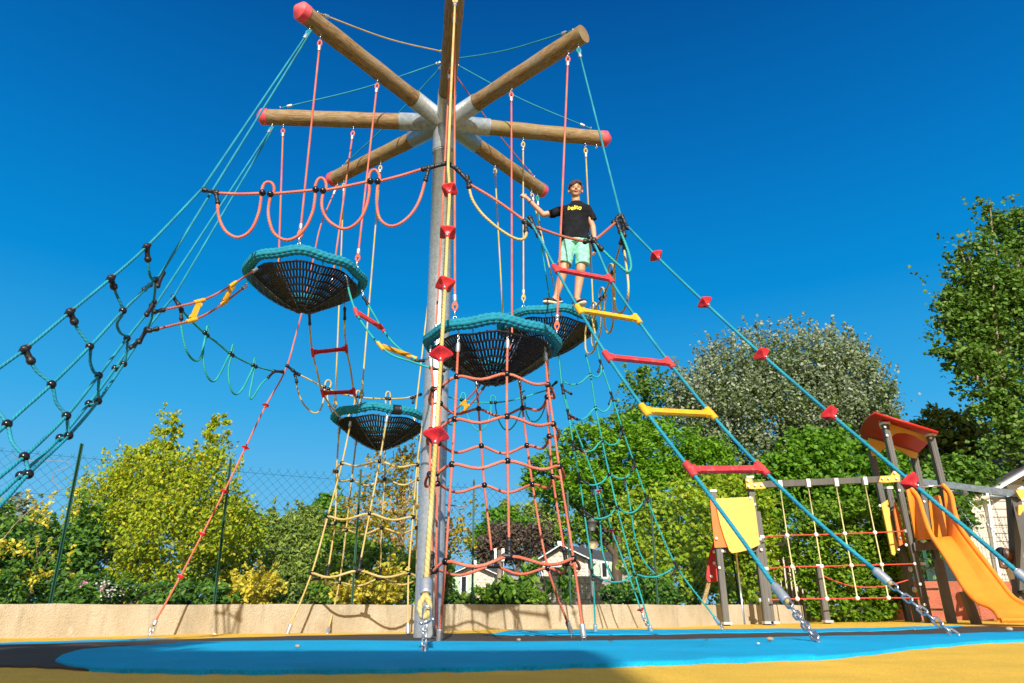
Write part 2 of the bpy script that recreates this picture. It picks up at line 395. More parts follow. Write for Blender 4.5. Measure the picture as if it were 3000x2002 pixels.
nx = len(xs)
for i in range(nx - 1):
    for j in range(ny - 1): F.append([i*ny+j, (i+1)*ny+j, (i+1)*ny+j+1, i*ny+j+1])
sheet('playground_surface', RUBY, V, F)
def band(name, m, near, far, off, x0=-900, x1=3900, step=40):
    """coloured rubber area: near and far edges given along the view's columns, laid on the ground"""
    nx_, ny_ = zip(*near); fx_, fy_ = zip(*far); V = []; F = []; K = 26
    X = list(np.arange(x0, x1 + 1, step))
    for i, x in enumerate(X):
        A = onground(x, float(np.interp(x, nx_, ny_))); B = onground(x, float(np.interp(x, fx_, fy_)))
        wob = 1 + .006 * math.sin(x * .031) + .004 * math.sin(x * .083)
        A = CAM + (A - CAM) * wob; B = CAM + (B - CAM) * wob
        V.append((A.x, A.y, G(A.x, A.y) - .02))
        for k in range(K + 1):
            t = k / K; P = A.lerp(B, t); V.append((P.x, P.y, G(P.x, P.y) + off))
        V.append((B.x, B.y, G(B.x, B.y) - .02))
    for i in range(len(X) - 1):
        for k in range(K + 2): F.append([i*(K+3)+k, (i+1)*(K+3)+k, (i+1)*(K+3)+k+1, i*(K+3)+k+1])
    return sheet(name, m, V, F)
band('blue_path', RUBB, [(-900, 1910), (0, 1893), (430, 1878), (547, 1875.5)], [(-900, 1895), (0, 1885), (430, 1872), (547, 1875)], .003, -900, 547, 23)
band('black_path', RUBK, [(-900, 1965), (0, 1957), (160, 1960), (260, 1970), (262, 1915), (330, 1906), (470, 1901), (520, 1893), (700, 1888), (1000, 1885), (1250, 1887), (1600, 1887), (2000, 1883), (2170, 1876), (2500, 1871), (2780, 1866), (3000, 1859), (3900, 1848)],
     [(-900, 1909), (0, 1893.5), (430, 1878.5), (560, 1874), (900, 1864), (1250, 1858), (1430, 1857), (1500, 1862.5), (1900, 1861), (2125, 1856), (2500, 1852.5), (2700, 1845), (2830, 1836), (3000, 1838), (3900, 1834)], .0045)
band('far_blue_path', RUBB, [(1440, 1862), (1500, 1864), (1900, 1862), (2125, 1857), (2500, 1853.5), (2700, 1846), (2830, 1836)],
     [(1440, 1861.5), (1500, 1850), (1900, 1848), (2125, 1846), (2500, 1844), (2700, 1838), (2830, 1835.5)], .010, 1440, 2830, 30)
band('near_blue_path', RUBB, [(160, 1945), (200, 1958), (260, 1970), (450, 1976), (700, 1979), (1100, 1976), (1500, 1967), (1900, 1953), (2200, 1942), (2450, 1933), (2650, 1908), (2830, 1890), (3000, 1881), (3900, 1865)],
     [(160, 1944), (180, 1928), (230, 1913), (330, 1902), (470, 1897), (520, 1889), (700, 1884), (1000, 1881), (1250, 1884), (1600, 1884), (2000, 1880), (2170, 1873), (2500, 1868), (2780, 1863), (3000, 1856), (3900, 1845)], .0085, 160, 3880, 20)

# pebbles lying about
def pebble(x, y, s):
    P = onground(x, y); b = MB().ball((P.x, P.y, P.z + .016 + s * .3), s, 8, 6, (1.3, 1, .7))
    return b
peb = [(1520, 1890, .007, 'small pale pebble on the blue ground right of the mast foot'), (2258, 1890, .010, 'yellowish pebble on the blue ground left of the nearest ladder chain'), (870, 1912, .007, 'pale pebble lying on the left half of the blue ground patch'),
    (2680, 1851, .011, 'orange toned pebble on the dark ground left of the far ladder chain'), (2960, 1858, .012, 'flat pale pebble on the ground below the slide end'), (628, 1866, .012, 'white pebble on the yellow strip along the low wall'), (2224, 1903, .004, 'tiny white grit speck in the middle of the blue ground right of centre')]
for (x, y, s, lb) in peb:
    o = pebble(x, y, s).build('pebble', BARKL if 'white' not in lb else SOLE); tag(o, lb, 'pebble', 'pebbles scattered on the rubber ground')

# ------------------------------------------------------------------ climbing mast
HUB = Vector((-.745, 6.38, 5.27)); BASE = Vector((-.71, 6.38, 0)); A0 = -81.5
ANG = (-82.0, -42.4, 8.8, 50.0, 98.0, 144.2, 183.0, 233.3); ALEN = (1.90, 1.92, 1.80, 1.73, 1.86, 1.83, 1.95, 1.90)
def armdir(k): a = R(ANG[k]); return Vector((math.cos(a), math.sin(a), 0))
def armpt(k, r, dz=0.0): return HUB + armdir(k) * r + Vector((0, 0, dz))
# k: 0 front, 1 front right, 2 right, 3 back right, 4 back, 5 back left, 6 left, 7 front left
mast = thing('climbing_mast', BASE, 'tall galvanised steel mast with eight radiating wooden log arms at its top', 'climbing mast')
MB().tube([BASE + Vector((0, 0, -.05)), BASE.lerp(HUB, .5), HUB + Vector((0, 0, -.36))], [.121, .118, .114], 40).build('pole', GALV, mast)
b = MB(); b.tube([HUB + Vector((0, 0, -.40)), HUB + Vector((0, 0, -.395)), HUB + Vector((0, 0, .02)), HUB + Vector((0, 0, .12))], [.124, .127, .127, .110], 36)
b.tube([HUB + Vector((0, 0, -.42)), HUB + Vector((0, 0, -.40))], .119, 36)
hubp = b.build('collar', GALV, mast)
for s in (-1, 1):
    q = HUB + Vector((s * .10, -.09, -.12)); b = MB(); b.ring(q, (0, 1, .3), .016, .004); b.build('eye_bolt', STEEL, mast)
MB().tube([HUB + Vector((0, 0, .1)), HUB + Vector((0, 0, .98))], .05, 20).build('top_spire', GALV, mast)
def eyebolt(P, down=True):
    b = MB(); d = Vector((0, 0, -1 if down else 1))
    b.cyl(P, P + d * .03, .007, n=8); b.ring(P + d * .045, (1, .3, 0), .016, .0045, 12, 6); return b
for k in range(8):
    d = armdir(k)
    tilt = Vector((0, 0, .012 if k in (7, 6) else 0))
    MB().tube([armpt(k, .06), armpt(k, .50), armpt(k, .503)], [.096, .0965, .092], 32, caps=True).build('sleeve', GALVD if k in (2, 6) else GALV, mast)
    L = ALEN[k]; n = 14; pts = [armpt(k, .42 + (L - .42) * i / n) for i in range(n + 1)]
    a = MB().tube(pts, [(.086 + .0022 * math.sin(i * 1.3 + k)) for i in range(n + 1)], 28).build('arm', WOOD, mast)
    sharp(a, 60)
    if k not in (1,):
        c = MB().tube([armpt(k, L - .012), armpt(k, L + .045), armpt(k, L + .058), armpt(k, L + .092), armpt(k, L + .108), armpt(k, L + .112)], [.0905, .0905, .087, .045, .02, .004], 28).build('end_cap', REDCAP, a)
        sharp(c, 25)
    rad = .082
    for r_ in ({2: .88, 3: .84}.get(k, 1.0), {2: 1.60, 3: 1.54}.get(k, L - .19), L - .07): eyebolt(armpt(k, r_, -rad)).build('eye_bolt', STEEL, a)
    eyebolt(armpt(k, L - .13, rad), False).build('eye_bolt', STEEL, a)
# stay ropes from the spire over the hub out to the arm ends
for k, m, dz in ((0, YEL, .94), (1, TEAL, .86), (2, TEAL, .86), (3, BROWN, .80), (4, TEAL, .86), (5, TEAL, .86), (6, TEAL, .86), (7, YEL, .96)):
    A = HUB + Vector((0, 0, dz)) + armdir(k) * .055; B = armpt(k, ALEN[k] - .13, .125)
    M_ = (A + B) / 2 + Vector((0, 0, -.055)); q = rope([A, M_, B], m, mast, .0095, 'stay_rope')
    d = (B - M_).normalized(); ferrule(B - d * .13, B - d * .075, q); d = (M_ - A).normalized(); ferrule(A + d * .03, A + d * .085, q)

# ------------------------------------------------------------------ nest baskets
def hang(parent, A, B, m, nm='suspension_rope', chainlen=.07, top=True, r=RR):
    """rope from an arm eye down to the basket rim, ferrules and links at both ends"""
    A = Vector(A); B = Vector(B); d = (B - A).normalized()
    a2 = A + d * .012; b2 = B - d * chainlen
    M_ = (a2 + b2) / 2 + Vector((0, 0, -.012))
    q = rope([a2 + d * .07, a2.lerp(b2, .3), a2.lerp(b2, .7), b2 - d * .04], m, parent, r, nm)
    # spliced eye loops
    s = d.cross(Vector((0, 1, 0))).normalized()
    for (p, sg) in ((a2 + d * .012, 1), (b2 + d * .0, -1)):
        e = p + d * .085 * sg
        MB().tube(smoothpath([e, e.lerp(p, .6) + s * .017, p + s * .004, p - s * .004, e.lerp(p, .6) - s * .017, e], 4), r * .8, 7).build('spliced_eye', m, q)
    ferrule(a2 + d * .072, a2 + d * .122, q); ferrule(b2 - d * .128, b2 - d * .078, q)
    mb = MB(); mb.ring(B - d * .045, s, .014, .0042, 12, 6, stretch=.014, sdir=d); mb.ring(B - d * .012, d.cross(s), .013, .004, 12, 6); mb.build('shackle', STEEL, q)
    return q
def basket(cx, cy, cz, rad, label, hooks, rot=0):
    C0 = Vector((cx, cy, cz)); t = thing('nest_basket', C0, label, 'nest basket', 'blue rimmed nest baskets hanging on the mast')
    def rimp(a, rr=1.0, dz=0): 
        oc = 1 + .014 * math.cos(8 * (a - rot)); return C0 + Vector((math.cos(a) * rad * rr * oc, math.sin(a) * rad * rr * oc, .007 * math.cos(4 * (a - rot)) + .007 * math.cos(8 * (a - rot)) + dz))
    n = 420; L = 2 * math.pi * rad
    def braid(u, v):
        row = v * 8; ph = u / .046 + (math.floor(row) % 2) * .5
        f = abs(math.sin(math.pi * ph + .9 * ((row % 1) - .5))); g = abs(math.sin(math.pi * row))
        return .84 + .20 * (f ** .7) * (g ** .6)
    MB().tube([rimp(2 * math.pi * i / n) for i in range(n)], .0455, 48, closed=True, rf=braid).build('rim', RIMM, t)
    # bowl: hanging ring courses of black slats
    courses = [(.915, -.075), (.80, -.12), (.68, -.165), (.56, -.205), (.44, -.242), (.32, -.275), (.21, -.302), (.11, -.32)]
    mb = MB()
    def bp(a, i):
        rr, dz = courses[i]; e = .010 * math.cos(8 * (a - rot)) * rr; return C0 + Vector((math.cos(a) * rad * rr, math.sin(a) * rad * rr, dz + e))
    for i in range(len(courses) - 1):
        per = max(12, int(2 * math.pi * rad * courses[i][0] / .0262)) // 8 * 8
        for k in range(per):
            a = 2 * math.pi * (k + .5 * (i % 2)) / per; p, q = bp(a, i), bp(a, i + 1); j = rng.uniform(-.3, .3)
            tan = Vector((-math.sin(a), math.cos(a), j * .25)); d = (q - p).normalized(); up = d.cross(tan); j2 = rng.uniform(-.004, .004)
            mb.beam(p - d * (.008 + j2), q - d * (.005 + j2), .0165 if i < 5 else .014, .009, up=up)
    for i in range(len(courses)):
        m_ = 64; mb.tube([bp(2 * math.pi * k / m_, i) for k in range(m_)], .0085 if i else .0095, 6, closed=True)
    mb.ball(C0 + Vector((0, 0, -.325)), .035, 12, 8, (1, 1, .5))
    mb.build('bowl', BOWLM, t, smooth=False)
    for k in range(8):
        a = rot + 2 * math.pi * (k + .5) / 8; mbp = [rimp(a, .93, -.03)] + [bp(a, i) + Vector((0, 0, -.012)) for i in range(len(courses))]
        cm = MB()
        for i in range(len(mbp) - 1):
            A, B = mbp[i], mbp[i+1]; d = B - A; nn = max(2, int(d.length / .021)); tt = d.normalized(); s1 = tt.orthogonal().normalized(); s2 = tt.cross(s1)
            for j in range(nn): cm.ring(A + d * ((j + .5) / nn), s1 if j % 2 else s2, .0055, .0026, 8, 4, stretch=.006, sdir=tt)
        cm.build('chain', CHAINM, t)
    for (A, ang, m) in hooks: hang(t, A, rimp(ang, 1.0, .04), m)
    return t, rimp
RIMM = mat('teal_braided_rope', (.005, .25, .36), .8, var=.16, scale=24, bump=.5, bscale=160)
BOWLM = mat('black_rubber_slats', (.006, .006, .0065), .5, var=.3, scale=30); CHAINM = mat('dark_steel', (.16, .16, .17), .4, .85, var=.3, scale=80)
def hk(k, r, dx=0): return armpt(k, r, -.13)
def dirang(c, P): return math.atan2(P.y - c[1], P.x - c[0])
def hooks4(c, ks, mats):
    out = []
    for k, m in zip(ks, mats):
        for r_ in (1.0, ALEN[k] - .19):
            P = hk(k, r_); out.append((P, dirang(c, P), m))
    return out
B1 = (-1.87, 5.70, 3.035); B2 = (-.155, 5.25, 2.215); B3 = (.385, 7.03, 3.085); B4 = (-1.43, 7.43, 2.155)
t1, rim1 = basket(*B1, .50, 'highest nest basket, hung on red ropes to the left of the steel mast', hooks4(B1, (7, 6), (RED, RED)), .2)
t2, rim2 = basket(*B2, .51, 'front nest basket, above the orange rope net and right of the mast', hooks4(B2, (1, 0), (RED, RED)), .1)
H3 = [(armpt(2, .88, -.13), R(-121), YEL), (armpt(2, 1.60, -.13), R(-12), YEL), (armpt(3, .84, -.13), R(158), YEL), (armpt(3, 1.54, -.13), R(62), YEL)]
t3, rim3 = basket(*B3, .51, 'nest basket that the boy in the black shirt stands on', H3, .3)
t4, rim4 = basket(*B4, .50, 'lowest nest basket, above the yellow rope net at the back left', hooks4(B4, (5, 4), (YEL, YEL)), 0)
b = MB(); a0 = R(-62); b.tube([rim4(a0 + t * .09) for t in (-1, -.5, 0, .5, 1)], .052, 20).build('rim_sleeve', BLACK, t4)

# ------------------------------------------------------------------ rope things
def rp(parent, pts, m, r=RR, nm='rope', k=6): return rope(path(pts), m, parent, r, nm, k)
FLT, LT, FRT, FT, BLT, BRT = (armpt(k, ALEN[k] - .07, -.13) for k in (7, 6, 1, 0, 5, 3))
def px3(P):
    d = Vector(P) - CAM; z = d.dot(_f); return (1500 + FP * d.dot(_r) / z, 1001 - FP * d.dot(_u) / z, P.y)
def pfrom(A, pts):
    """line that starts at the built point A and goes on through view points"""
    return [Vector(A)] + path([px3(A)] + pts)[1:]
def mix(A, pts, B=None):
    P = path(pts); return ([Vector(A)] if A is not None else []) + P + ([Vector(B)] if B is not None else [])
def endfit(parent, A, d, m):
    """spliced eye and ferrule where a rope hangs from an arm"""
    d = Vector(d).normalized(); A = Vector(A); s = d.cross(Vector((0, 1, 0))).normalized(); e = A + d * .09
    MB().tube(smoothpath([e, e.lerp(A, .6) + s * .017, A + s * .004, A - s * .004, e.lerp(A, .6) - s * .017, e], 4), RR * .8, 7).build('spliced_eye', m, parent)
    ferrule(A + d * .085, A + d * .14, parent)

# front knob rope
t = thing('knob_rope', onground(1240, 1917), 'yellow knob rope in front of the steel mast, chained to the ground nearest the camera', 'knob rope', 'ropes with red foot holds')
fp = pfrom(FT, [(1313, 480), (1317, 560), (1311, 686), (1304, 838), (1292, 1045), (1277, 1284), (1262, 1500), (1248, 1712, 2.36)])
rope(fp, YEL, t, .0112); endfit(t, FT, fp[1] - fp[0], YEL)
fa, fb = at(1249, 1700, 2.37), at(1247, 1742, 2.335)
ferrule(fa, fb, t, .0195)
s_ = Vector((1, 0, 0)); e0 = fb; e1 = at(1243, 1806, 2.29)
MB().tube(smoothpath([e0, e0.lerp(e1, .5) - s_ * .016, e1 - s_ * .006 , e1 + s_ * .006, e0.lerp(e1, .5) + s_ * .014, e0], 6), .0095, 9).build('rope_eye', YEL, t)
mb = MB(); mb.ring(at(1250, 1800, 2.28), (0, 1, .2), .0125, .0032, 14, 6, stretch=.012, sdir=(0, 0, 1)); mb.cyl(at(1234, 1826, 2.27), at(1268, 1815, 2.27), .0036, n=8); mb.ball(at(1234, 1826, 2.27), .006, 8, 6); mb.ball(at(1268, 1815, 2.27), .0065, 8, 6); mb.build('shackle', STEEL, t)
chain(t, at(1246, 1828, 2.27), onground(1240, 1919) + Vector((0, 0, .004)), .026, .0036, .0078)
for i, (x, y) in enumerate([(1317, 562), (1310, 686), (1303, 838), (1292, 1044), (1277, 1282)]):
    Yk = fp[0].y; 
    best = min(((p - CAM) for p in smoothpath(fp, 12)), key=lambda q: abs(1001 - FP * q.dot(_u) / q.dot(_f) - y)); P = CAM + best
    knob(t, P, (fp[2] - fp[5]), .05, .074, .5 + i * .35)

# right knob rope
t = thing('knob_rope', at(1820, 645, 4.7), 'teal knob rope running down to the far right edge of the photo', 'knob rope', 'ropes with red foot holds')
fp = pfrom(FRT, [(1820, 640, 4.66)])
rope(fp, TEAL, t, .0108); endfit(t, FRT, fp[1] - fp[0], TEAL)
P2 = path([(1830, 655, 4.66), (1925, 753), (2068, 890), (2235, 1042), (2435, 1215), (2672, 1415), (2830, 1548), (2990, 1684, 2.95)])
rope(P2, TEAL, t, .0112)
for i, (x, y) in enumerate([(1925, 753), (2068, 890), (2235, 1042), (2435, 1215), (2672, 1415)]): knob(t, P2[i+1], (P2[i+1] - P2[i]) * -1, .05, .074, .9 + i * .2)
d = (P2[-1] - P2[-2]).normalized(); ferrule(P2[-1] - d * .02, P2[-1] + d * .06, t, .0185); chain(t, P2[-1] + d * .06, onground(3060, 1738), .04, .0048, .0115) if False else chain(t, P2[-1] + d * .06, P2[-1] + d * .5, .04, .0048, .0115)
clamp(t, at(1808, 640, 4.66), at(1822, 634, 4.66), at(1838, 668, 4.64)); 

# left red knob rope from the back left arm
t = thing('knob_rope', atz(435, 1862, 0), 'thin red knob rope slanting down to the ground in front of the yellow green tree', 'knob rope', 'ropes with red foot holds')
fp = mix(BLT, [(945, 640), (918, 760), (895, 880, 7.25), (868, 985), (835, 1088, 7.2), (805, 1150), (778, 1190), (718, 1314), (656, 1442), (592, 1567), (527, 1692), (455, 1822, 6.85)]) if False else pfrom(BLT, [(940, 660), (918, 760), (893, 880), (866, 985), (835, 1088, 7.25), (778, 1190), (718, 1314), (656, 1442), (592, 1567), (527, 1692), (456, 1820, 6.42)])
rope(fp, RED, t, .0105); endfit(t, BLT, fp[1] - fp[0], RED)
for i, p in enumerate(fp[6:11]): knob(t, p, fp[5] - fp[10], .038, .056, .3 * i)
knob(t, fp[10] + Vector((0, 0, 0)), fp[5] - fp[10], .044, .05, .3) if False else None
ferrule(at(457, 1818, 6.42), at(451, 1832, 6.41), t, .019); chain(t, at(449, 1836, 6.41), atz(434, 1868, .0), .045, .006, .014)

# thin teal knob rope at the back right
t = thing('knob_rope', atz(1907, 1850, 0), 'thin teal knob rope behind the teal net, with small red foot holds', 'knob rope', 'ropes with red foot holds')
fp = pfrom(BRT, [(1590, 740), (1608, 862), (1625, 985), (1638, 1050, 7.6), (1648, 1128), (1674, 1225), (1713, 1325), (1754, 1440), (1793, 1556), (1838, 1675), (1878, 1788, 7.9)])
rope(fp, GREENTEAL, t, .0100); endfit(t, BRT, fp[1] - fp[0], GREENTEAL)
for i, p in enumerate(fp[6:12]):
    if i != 4: knob(t, p, fp[5] - fp[11], .038, .056, .3 * i)
ferrule(at(1882, 1798, 7.9), at(1886, 1812, 7.9), t, .019); chain(t, at(1886, 1812, 7.9), atz(1908, 1852, 0), .045, .006, .014)

# big teal rope ladder
t = thing('rope_ladder', at(1740, 710, 4.4), 'long teal rope ladder with red and yellow rungs slanting down to two ground chains', 'rope ladder', 'rope ladders with coloured plastic rungs')
LA = path([(1540, 640, 4.45), (1566, 670), (1628, 788, 4.36), (1697, 908), (1780, 1045), (1890, 1203), (2022, 1376), (2160, 1562), (2273, 1722, 2.98)])
LB = path([(1728, 700, 4.62), (1741, 715), (1788, 818, 4.50), (1867, 936), (1962, 1064), (2083, 1213), (2232, 1374), (2400, 1533), (2570, 1676, 3.2)])
rope(LA, TEAL, t, .0118); rope(LB, TEAL, t, .0118)
for i in range(5): rung(t, LA[i+2], LB[i+2], LA[i+2] - LA[i+3], LB[i+2] - LB[i+3], REDR if i % 2 == 0 else YELP)
clamp(t, at(1552, 640, 4.45), at(1578, 690, 4.43), r=.019); clamp(t, at(1728, 695, 4.62), at(1745, 730, 4.61), r=.019)
for (L_, fx, fy, gx, gy) in ((LA, 2306, 1762, 2406, 1889), (LB, 2606, 1708, 2806, 1869)):
    Pg = onground(gx, gy) + Vector((0, 0, .004)); a = L_[-1]; e = at(fx, fy, L_[-1].y - .06 if fx < 2500 else L_[-1].y - .04)
    d = (e - a).normalized(); ferrule(a - d * .012, e, t, .0195); 
    MB().ball(e, .0125, 10, 6).build('rope_end', YEL, t)
    chain(t, e, Pg, .040, .0048, .0125, sag=.008)

# ladder helper for the light ones between baskets
def ladder(loc, label, A, B, rungs, m, col_, r=RR, clampA=None):
    t = thing('rope_ladder', loc, label, 'rope ladder', 'rope ladders with coloured plastic rungs')
    PA = path(A); PB = path(B); rope(PA, m, t, r); rope(PB, m, t, r)
    for (i, j, c) in rungs:
        ia, jb = max(i, 1), max(j, 1); rung(t, PA[i], PB[j], PA[ia] - PA[ia-1], PB[jb] - PB[jb-1], c, .017)
    for P in (PA, PB):
        clamp(t, P[0], P[0].lerp(P[1], .5) if (P[1] - P[0]).length < .25 else P[0] + (P[1] - P[0]).normalized() * .11, r=.014)
    return t, PA, PB
tl, PA, PB = ladder(at(906, 915, 6.1), 'yellow roped ladder with two red rungs hanging between the highest and lowest baskets',
    [(906, 918, 6.0), (909, 980), (916, 1033), (930, 1094), (945, 1152), (966, 1186), (989, 1217, 6.95)],
    [(1010, 905, 6.1), (1010, 964), (1015, 1022), (1027, 1083), (1037, 1148), (1050, 1186), (1071, 1208, 7.0)],
    [(2, 2, REDP), (4, 4, REDP)], YEL, None)
chain(tl, at(907, 900, 6.0), PA[0], .025, .003, .007); chain(tl, at(1010, 885, 6.1), PB[0], .025, .003, .007); chain(tl, PA[-1], at(1004, 1226, 7.0), .025, .003, .007)
tl, PA, PB = ladder(at(1015, 813, 5.5), 'teal roped ladder with one red and one yellow rung between the highest and front baskets',
    [(1016, 818, 5.45), (1024, 859), (1043, 915), (1073, 964), (1115, 1014), (1150, 1041), (1200, 1058), (1250, 1075), (1300, 1086, 5.2)],
    [(1066, 872, 5.6), (1089, 911), (1119, 962), (1150, 1003), (1184, 1033), (1208, 1048), (1222, 1056), (1240, 1057, 5.35)],
    [(2, 2, REDR)], GREENTEAL, None)
rung(tl, PA[4], at(1206, 1046, 5.4), PA[4] - PA[3], Vector((1, 0, -.35)), YELP, .016)
chain(tl, at(1008, 795, 5.5), PA[0], .025, .003, .007); chain(tl, at(1060, 850, 5.62), PB[0], .025, .003, .007); clamp(tl, PA[-1] - Vector((.1, 0, -.02)), PA[-1], r=.014); clamp(tl, PB[-1] - Vector((.09, 0, 0)), PB[-1], r=.014)
chain(tl, PB[-1], at(1262, 1046, 5.3), .025, .003, .007); chain(tl, PA[-1], at(1325, 1078, 5.2), .025, .003, .007)
tl, PA, PB = ladder(at(455, 940, 4.6), 'short brown roped ladder with two yellow rungs beside the highest basket',
    [(453, 914, 4.55), (490, 906), (530, 897), (585, 883), (630, 864), (683, 833), (742, 795, 5.3)],
    [(440, 969, 4.5), (471, 962), (520, 950), (562, 939), (610, 918), (656, 888), (712, 845, 5.25)],
    [(3, 3, YELP), (5, 5, YELP)], BROWN, None)
for P, e in ((PA, at(758, 782, 5.4)), (PB, at(724, 828, 5.35))):
    d = (P[-1] - P[-2]).normalized(); ferrule(P[-1] - d * .01, P[-1] + d * .055, tl, .018); chain(tl, P[-1] + d * .05, e, .022, .003, .007)
tl, PA, PB = ladder(at(1370, 1180, 7.1), 'small brown roped ladder with a yellow rung seen behind the orange net',
    [(1430, 1118, 6.9), (1398, 1162), (1368, 1195), (1335, 1218), (1303, 1233, 7.3)], [(1412, 1118, 7.0), (1388, 1150), (1358, 1180), (1330, 1204), (1303, 1222, 7.4)],
    [(2, 2, YELP)], BROWN, None)

# ------------------------------------------------------------------ left cargo net (near the camera)
t = thing('climbing_net', at(430, 900, 4.5), 'large teal rope net with black joints rising from the left edge of the photo', 'climbing net', 'rope climbing nets')
NA0 = pfrom(FLT, [(593, 553, 4.3)]); NA = path([(593, 553, 4.3), (430, 723), (325, 816), (205, 915), (73, 1024), (0, 1077), (-160, 1195, 3.0)])
NB0 = pfrom(FLT + Vector((.02, 0, 0)), [(468, 808, 4.15)]); NB = path([(468, 808, 4.15), (436, 838), (360, 911), (263, 1016), (151, 1127), (65, 1203), (0, 1262), (-160, 1400, 2.9)])
NC = pfrom(LT, [(448, 905, 4.8)])
NC2 = path([(448, 893, 4.6), (428, 921), (372, 992), (289, 1101), (200, 1213), (100, 1313), (0, 1398), (-160, 1530, 2.7)])
ND0 = pfrom(LT + Vector((.02, 0, 0)), [(511, 866, 5.3)]); ND = path([(511, 866, 5.3), (462, 925), (425, 973, 4.7), (362, 1067), (287, 1176), (201, 1277), (83, 1390), (0, 1482), (-160, 1640, 2.6)])
NE = path([(450, 930, 4.9), (415, 985), (385, 1012), (330, 1090), (255, 1190), (170, 1290), (85, 1370), (0, 1450), (-160, 1590, 2.9)])
for P in (NA, NB, NC, NC2, ND, NE, NA0, NB0, ND0): rope(P, TEAL, t, .0104)
endfit(t, FLT, NA0[1] - NA0[0], TEAL); endfit(t, LT, NC[1] - NC[0], TEAL)
def dpt(P, x, y):
    """point on rope P nearest the view line through (x, y)"""
    rr_ = ray(x, y).normalized(); return min(smoothpath(P, 16), key=lambda q: (q - CAM - rr_ * (q - CAM).dot(rr_)).length)
def conn(m, *pts, r=.0105, balls=(), parent=None):
    P = [Vector(p) for p in pts]; rope(P, m, parent or t, r)
VA = [(dpt(NA, 430, 723), [(436, 790), (443, 815)], dpt(NB, 462, 828), [(452, 870)], dpt(NC2, 446, 897), [(445, 930)], dpt(ND, 428, 968)),
      (dpt(NA, 325, 816), [(340, 860)], dpt(NB, 360, 911), [(343, 948), (352, 975)], dpt(NC2, 372, 992), [(370, 1030)], dpt(ND, 362, 1067), [(345, 1075)], dpt(NE, 336, 1082)),
      (dpt(NA, 205, 915), [(228, 965)], dpt(NB, 263, 1016), [(264, 1060), (275, 1090)], dpt(NC2, 289, 1101), [(287, 1140)], dpt(ND, 287, 1176), [(272, 1185)], dpt(NE, 258, 1181)),
      (dpt(NA, 73, 1024), [(105, 1085)], dpt(NB, 151, 1127), [(165, 1180)], dpt(NC2, 190, 1213), [(198, 1245)], dpt(ND, 201, 1277), [(180, 1285)], dpt(NE, 168, 1283)),
      (dpt(NA, -60, 1118), [(-25, 1180)], dpt(NB, 15, 1240), [(35, 1295)], dpt(NC2, 64, 1328), [(78, 1360)], dpt(ND, 83, 1391), [(60, 1395)], dpt(NE, 50, 1385))]
for V_ in VA:
    P = []
    for i, q in enumerate(V_):
        if isinstance(q, list):
            a, c = V_[i-1], V_[i+1]
            for j, (x, y) in enumerate(q): P.append(at(x, y, a.y + (c.y - a.y) * (j + 1) / (len(q) + 1)))
        else: P.append(q)
    rope(P, TEAL, t, .0105)
    js = [q for q in V_ if not isinstance(q, list)]
    clamp(t, P[0], P[0].lerp(P[1], .55), r=.019)
    MB().tube([P[0] - (NA[3] - NA[5]).normalized() * .03, P[0], P[0] + (NA[3] - NA[5]).normalized() * .03], [.014, .022, .014], 10).build('clamp', BLACK, t)
    for q in js[1:]: ballj(q, t, 1.05)
for a, b_ in (((478, 800), (462, 838)), ((440, 835), (423, 848)), ((452, 885), (430, 922)), ((430, 965), (408, 1002)), ((405, 1000), (385, 1018))):
    clamp(t, at(*a, 4.5), at(*b_, 4.45), r=.016)
clamp(t, at(453, 914, 4.5), at(478, 909, 4.55), r=.015); clamp(t, at(436, 969, 4.5), at(460, 964, 4.52), r=.015)

# ------------------------------------------------------------------ rope guards with hanging loops
def loops(t, m, lst, Y, r=.0115):
    for L_ in lst:
        P = [(q[0], q[1]) for q in L_]; yy = Y if not callable(Y) else None
        rope([at(x, y, Y(x) if callable(Y) else Y) for x, y in P], m, t, r, 'loop', 6)
t = thing('loop_rope', at(900, 556, 4.3), 'faded red guard rope with four big hanging loops left of the mast top', 'loop rope', 'guard ropes with hanging loops')
Yg = lambda x: 4.30
for seg in ([(634, 566), (700, 569), (769, 567)], [(792, 569), (860, 563), (925, 557)], [(946, 559), (1015, 546), (1085, 531)], [(1106, 533), (1175, 515), (1240, 495)]):
    rope([at(x, y, 4.3) for x, y in seg], RED, t, .0125)
loops(t, RED, [[(637, 588), (640, 630), (651, 662), (668, 684), (699, 696), (733, 677), (756, 630), (764, 590), (767, 560), (774, 540), (786, 534), (799, 540), (803, 560), (792, 580), (786, 620), (791, 655), (806, 687), (842, 704), (883, 683), (913, 630), (923, 580), (924, 545), (936, 523), (950, 527), (956, 550), (946, 570), (943, 605), (952, 632), (973, 656), (1011, 671), (1047, 652), (1070, 614), (1082, 560), (1081, 515), (1095, 498), (1110, 510), (1112, 530), (1106, 550), (1104, 600), (1115, 645), (1150, 663), (1196, 637), (1227, 591), (1246, 530)]], Yg, .0128)
for x, y in ((769, 565), (792, 569), (925, 556), (946, 559), (1085, 531), (1106, 532)): ballj(at(x, y, 4.29), t, 1.15)
clamp(t, at(598, 557, 4.3), at(636, 565, 4.3), r=.0175); clamp(t, at(632, 566, 4.3), at(638, 594, 4.3), r=.0165)
clamp(t, at(1240, 496, 4.3), at(1256, 492, 4.3), at(1312, 478, 4.3), r=.0175); clamp(t, at(1256, 494, 4.3), at(1247, 528, 4.3), r=.0165)

